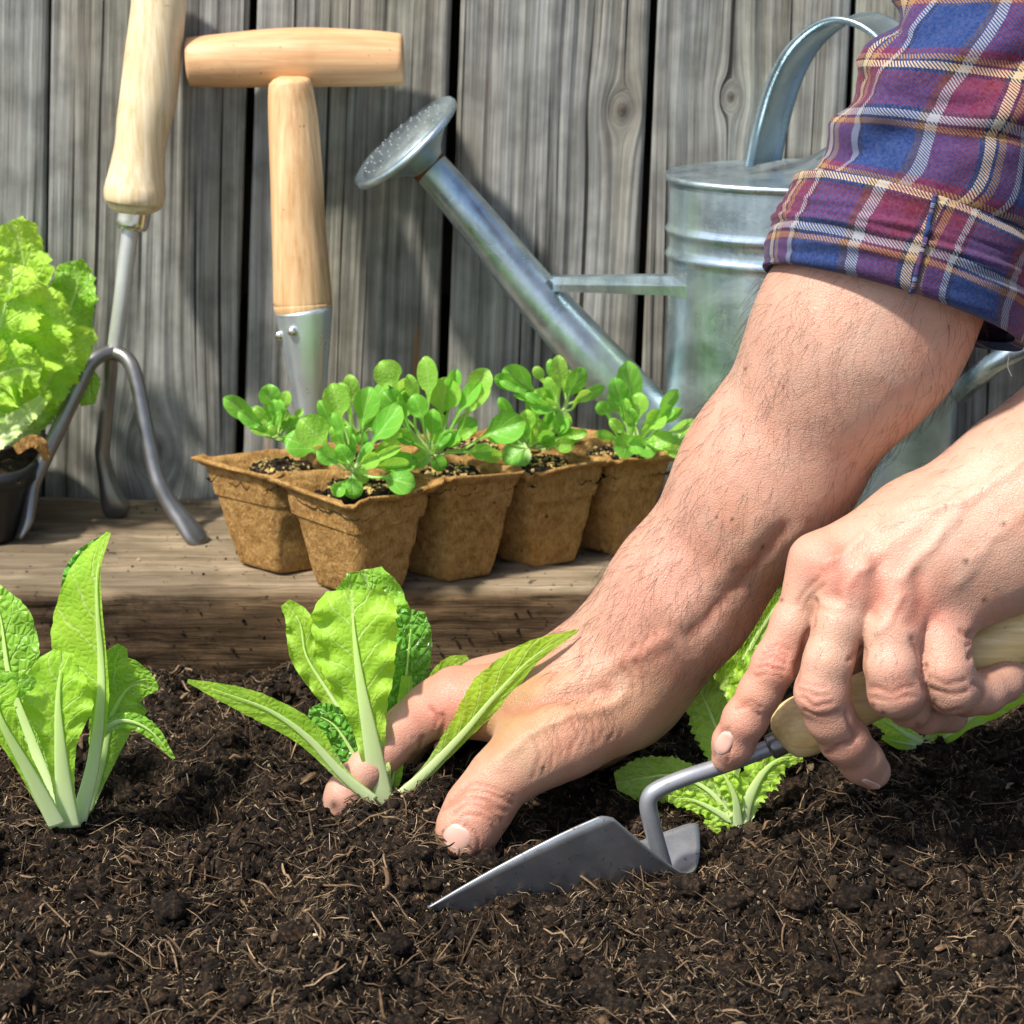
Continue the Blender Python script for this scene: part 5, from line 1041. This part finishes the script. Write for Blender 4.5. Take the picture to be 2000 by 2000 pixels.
# ------------------------------------------------------------------ shirt sleeve with rolled cuff
def sleeve(ST, name, parent, n, sides, wr, seed, up=.0, lipin=None, vo=0.0, fold=1.0):
    """stations: left edge and right edge in the picture, axis depth, depth ratio -> cloth tube with wrinkles"""
    K = catmull(ST, n); a = np.linspace(0, 2*math.pi, sides+1); rows, uvs = [], []; vlen = vo; prev = None
    for i in range(n):
        l, r = P(K[i, 0], K[i, 1], K[i, 4]), P(K[i, 2], K[i, 3], K[i, 4]); c = (l+r)/2; ex = (r-l)/2; ra = np.linalg.norm(ex)
        ey = np.array([0, -1, up]); ey -= ex*np.dot(ey, ex)/ra**2; ey = ey/np.linalg.norm(ey)*ra*K[i, 5]
        if prev is not None: vlen += np.linalg.norm(c-prev)
        prev = c
        pts = c-np.cos(a)[:, None]*ex+np.sin(a)[:, None]*ey
        rows.append(pts); uvs.append(np.column_stack([a*ra*.95, np.full(sides+1, vlen)]))
    R = np.array(rows); C = R[:, :-1].mean(1)[:, None]; out = R-C; out /= np.linalg.norm(out, axis=2)[..., None]
    A, I = np.meshgrid(a, np.linspace(0, 1, n)); ca, sa = np.cos(A), np.sin(A)
    big = vn(ca*1.3+I*5, sa*1.3-I*3, I*7*fold, seed)+.7*vn(ca*1.8+I*9, sa*1.8+I*4, I*9*fold, seed+2)
    big = big+.75*np.abs(vn(ca*1.1+1.7, sa*1.1, I*15*fold+ca*.8+sa*1.1, seed+6))*1.3-.4
    sm = vn(ca*6, sa*6, I*26*fold, seed+4)
    R = R+out*(wr*big+wr*.13*sm)[..., None]
    return R, np.array(uvs)
def cloth(name, R, U, parent, thick=.0012):
    n, s = R.shape[:2]; F = [tuple(f) for f in grid_faces(s, n)]
    o = obj(name, R.reshape(-1, 3), F, M_PLAID, parent, uv=U.reshape(-1, 2))
    return o
YS = -.024
ST = [(1535, 470, 1985, 620, YS, .86), (1545, 410, 1995, 570, YS, .86), (1562, 350, 2010, 500, YS, .86), (1600, 318, 2030, 450, YS, .86), (1622, 296, 2055, 400, YS, .86), (1640, 236, 2085, 310, YS, .88), (1664, 178, 2100, 240, YS, .9), (1696, 128, 2115, 180, YS, .9), (1738, 66, 2130, 100, YS+.004, .9), (1768, 8, 2140, 20, YS+.008, .9), (1790, -120, 2160, -120, YS+.02, .9), (1850, -420, 2240, -420, YS+.05, .9), (2000, -900, 2480, -900, .045, .8), (2180, -1300, 2700, -1200, .05, .7)]
R, U = sleeve(ST, 'shirt', person, 150, 120, .0062, 201, up=.2, fold=2.6)
shirt = cloth('shirt', R, U, person)
cuffST = [(1516, 512, 1972, 668, YS, .80), (1504, 519, 1984, 682, YS, .87), (1497, 516, 1992, 684, YS, .92), (1495, 505, 1998, 672, YS, .94), (1500, 480, 2006, 642, YS, .95), (1514, 438, 2014, 600, YS, .95), (1534, 388, 2018, 552, YS, .94), (1552, 346, 2022, 508, YS, .93), (1562, 338, 2022, 498, YS, .90), (1578, 342, 2010, 494, YS, .84)]
R, U = sleeve(cuffST, 'cuff', shirt, 56, 130, .0017, 211, up=.34, vo=.05, fold=.8)
# the seam where the roll folds over itself
cuff = cloth('cuff', R, U, shirt)
xs_, ys_ = [], []
k = np.argmin(np.abs(proj(R[20])[0]-1800)+np.where(R[20][:, 1] > YS, 1e6, 0))
line = R[4:50, k]; nrm = np.array([0, -1, .2]); V, F = tube(line+nrm*.0007, np.full(len(line), .0012), 8, True)
cn = np.linspace(0, .08, len(line)); obj('seam', V, F, M_PLAID, cuff, uv=np.column_stack([np.full(len(V), .032), np.repeat(cn, 8)]))
V, F = tube(catmull(np.array([P(1972, 690, YS-.02), P(1968, 715, YS-.021), P(1976, 735, YS-.021)]), 8), np.full(8, .00025), 6, True); obj('loose_thread', V, F, mat_plain('pale_thread', (.6, .55, .45), .9), shirt)
# other sleeve, beyond the right edge of the frame
R, U = [], []
for i, t_ in enumerate(np.linspace(0, 1, 40)):
    pA_, pB_, pC_ = P(2600, 560, -.03), eL+np.array([0, 0, .03]), sL; c = (1-t_)**2*pA_+2*t_*(1-t_)*pB_+t_*t_*pC_
    R.append(c)
R = np.array(R); V, F = tube(R, np.full(40, .062)+.004*vn(np.arange(40)*.6, 1.5, 0, 7), 48, False)
obj('shirt', V, F, M_PLAID, person, uv=np.column_stack([np.tile(np.linspace(0, .39, 48), 40), np.repeat(np.linspace(0, .5, 40), 48)]))
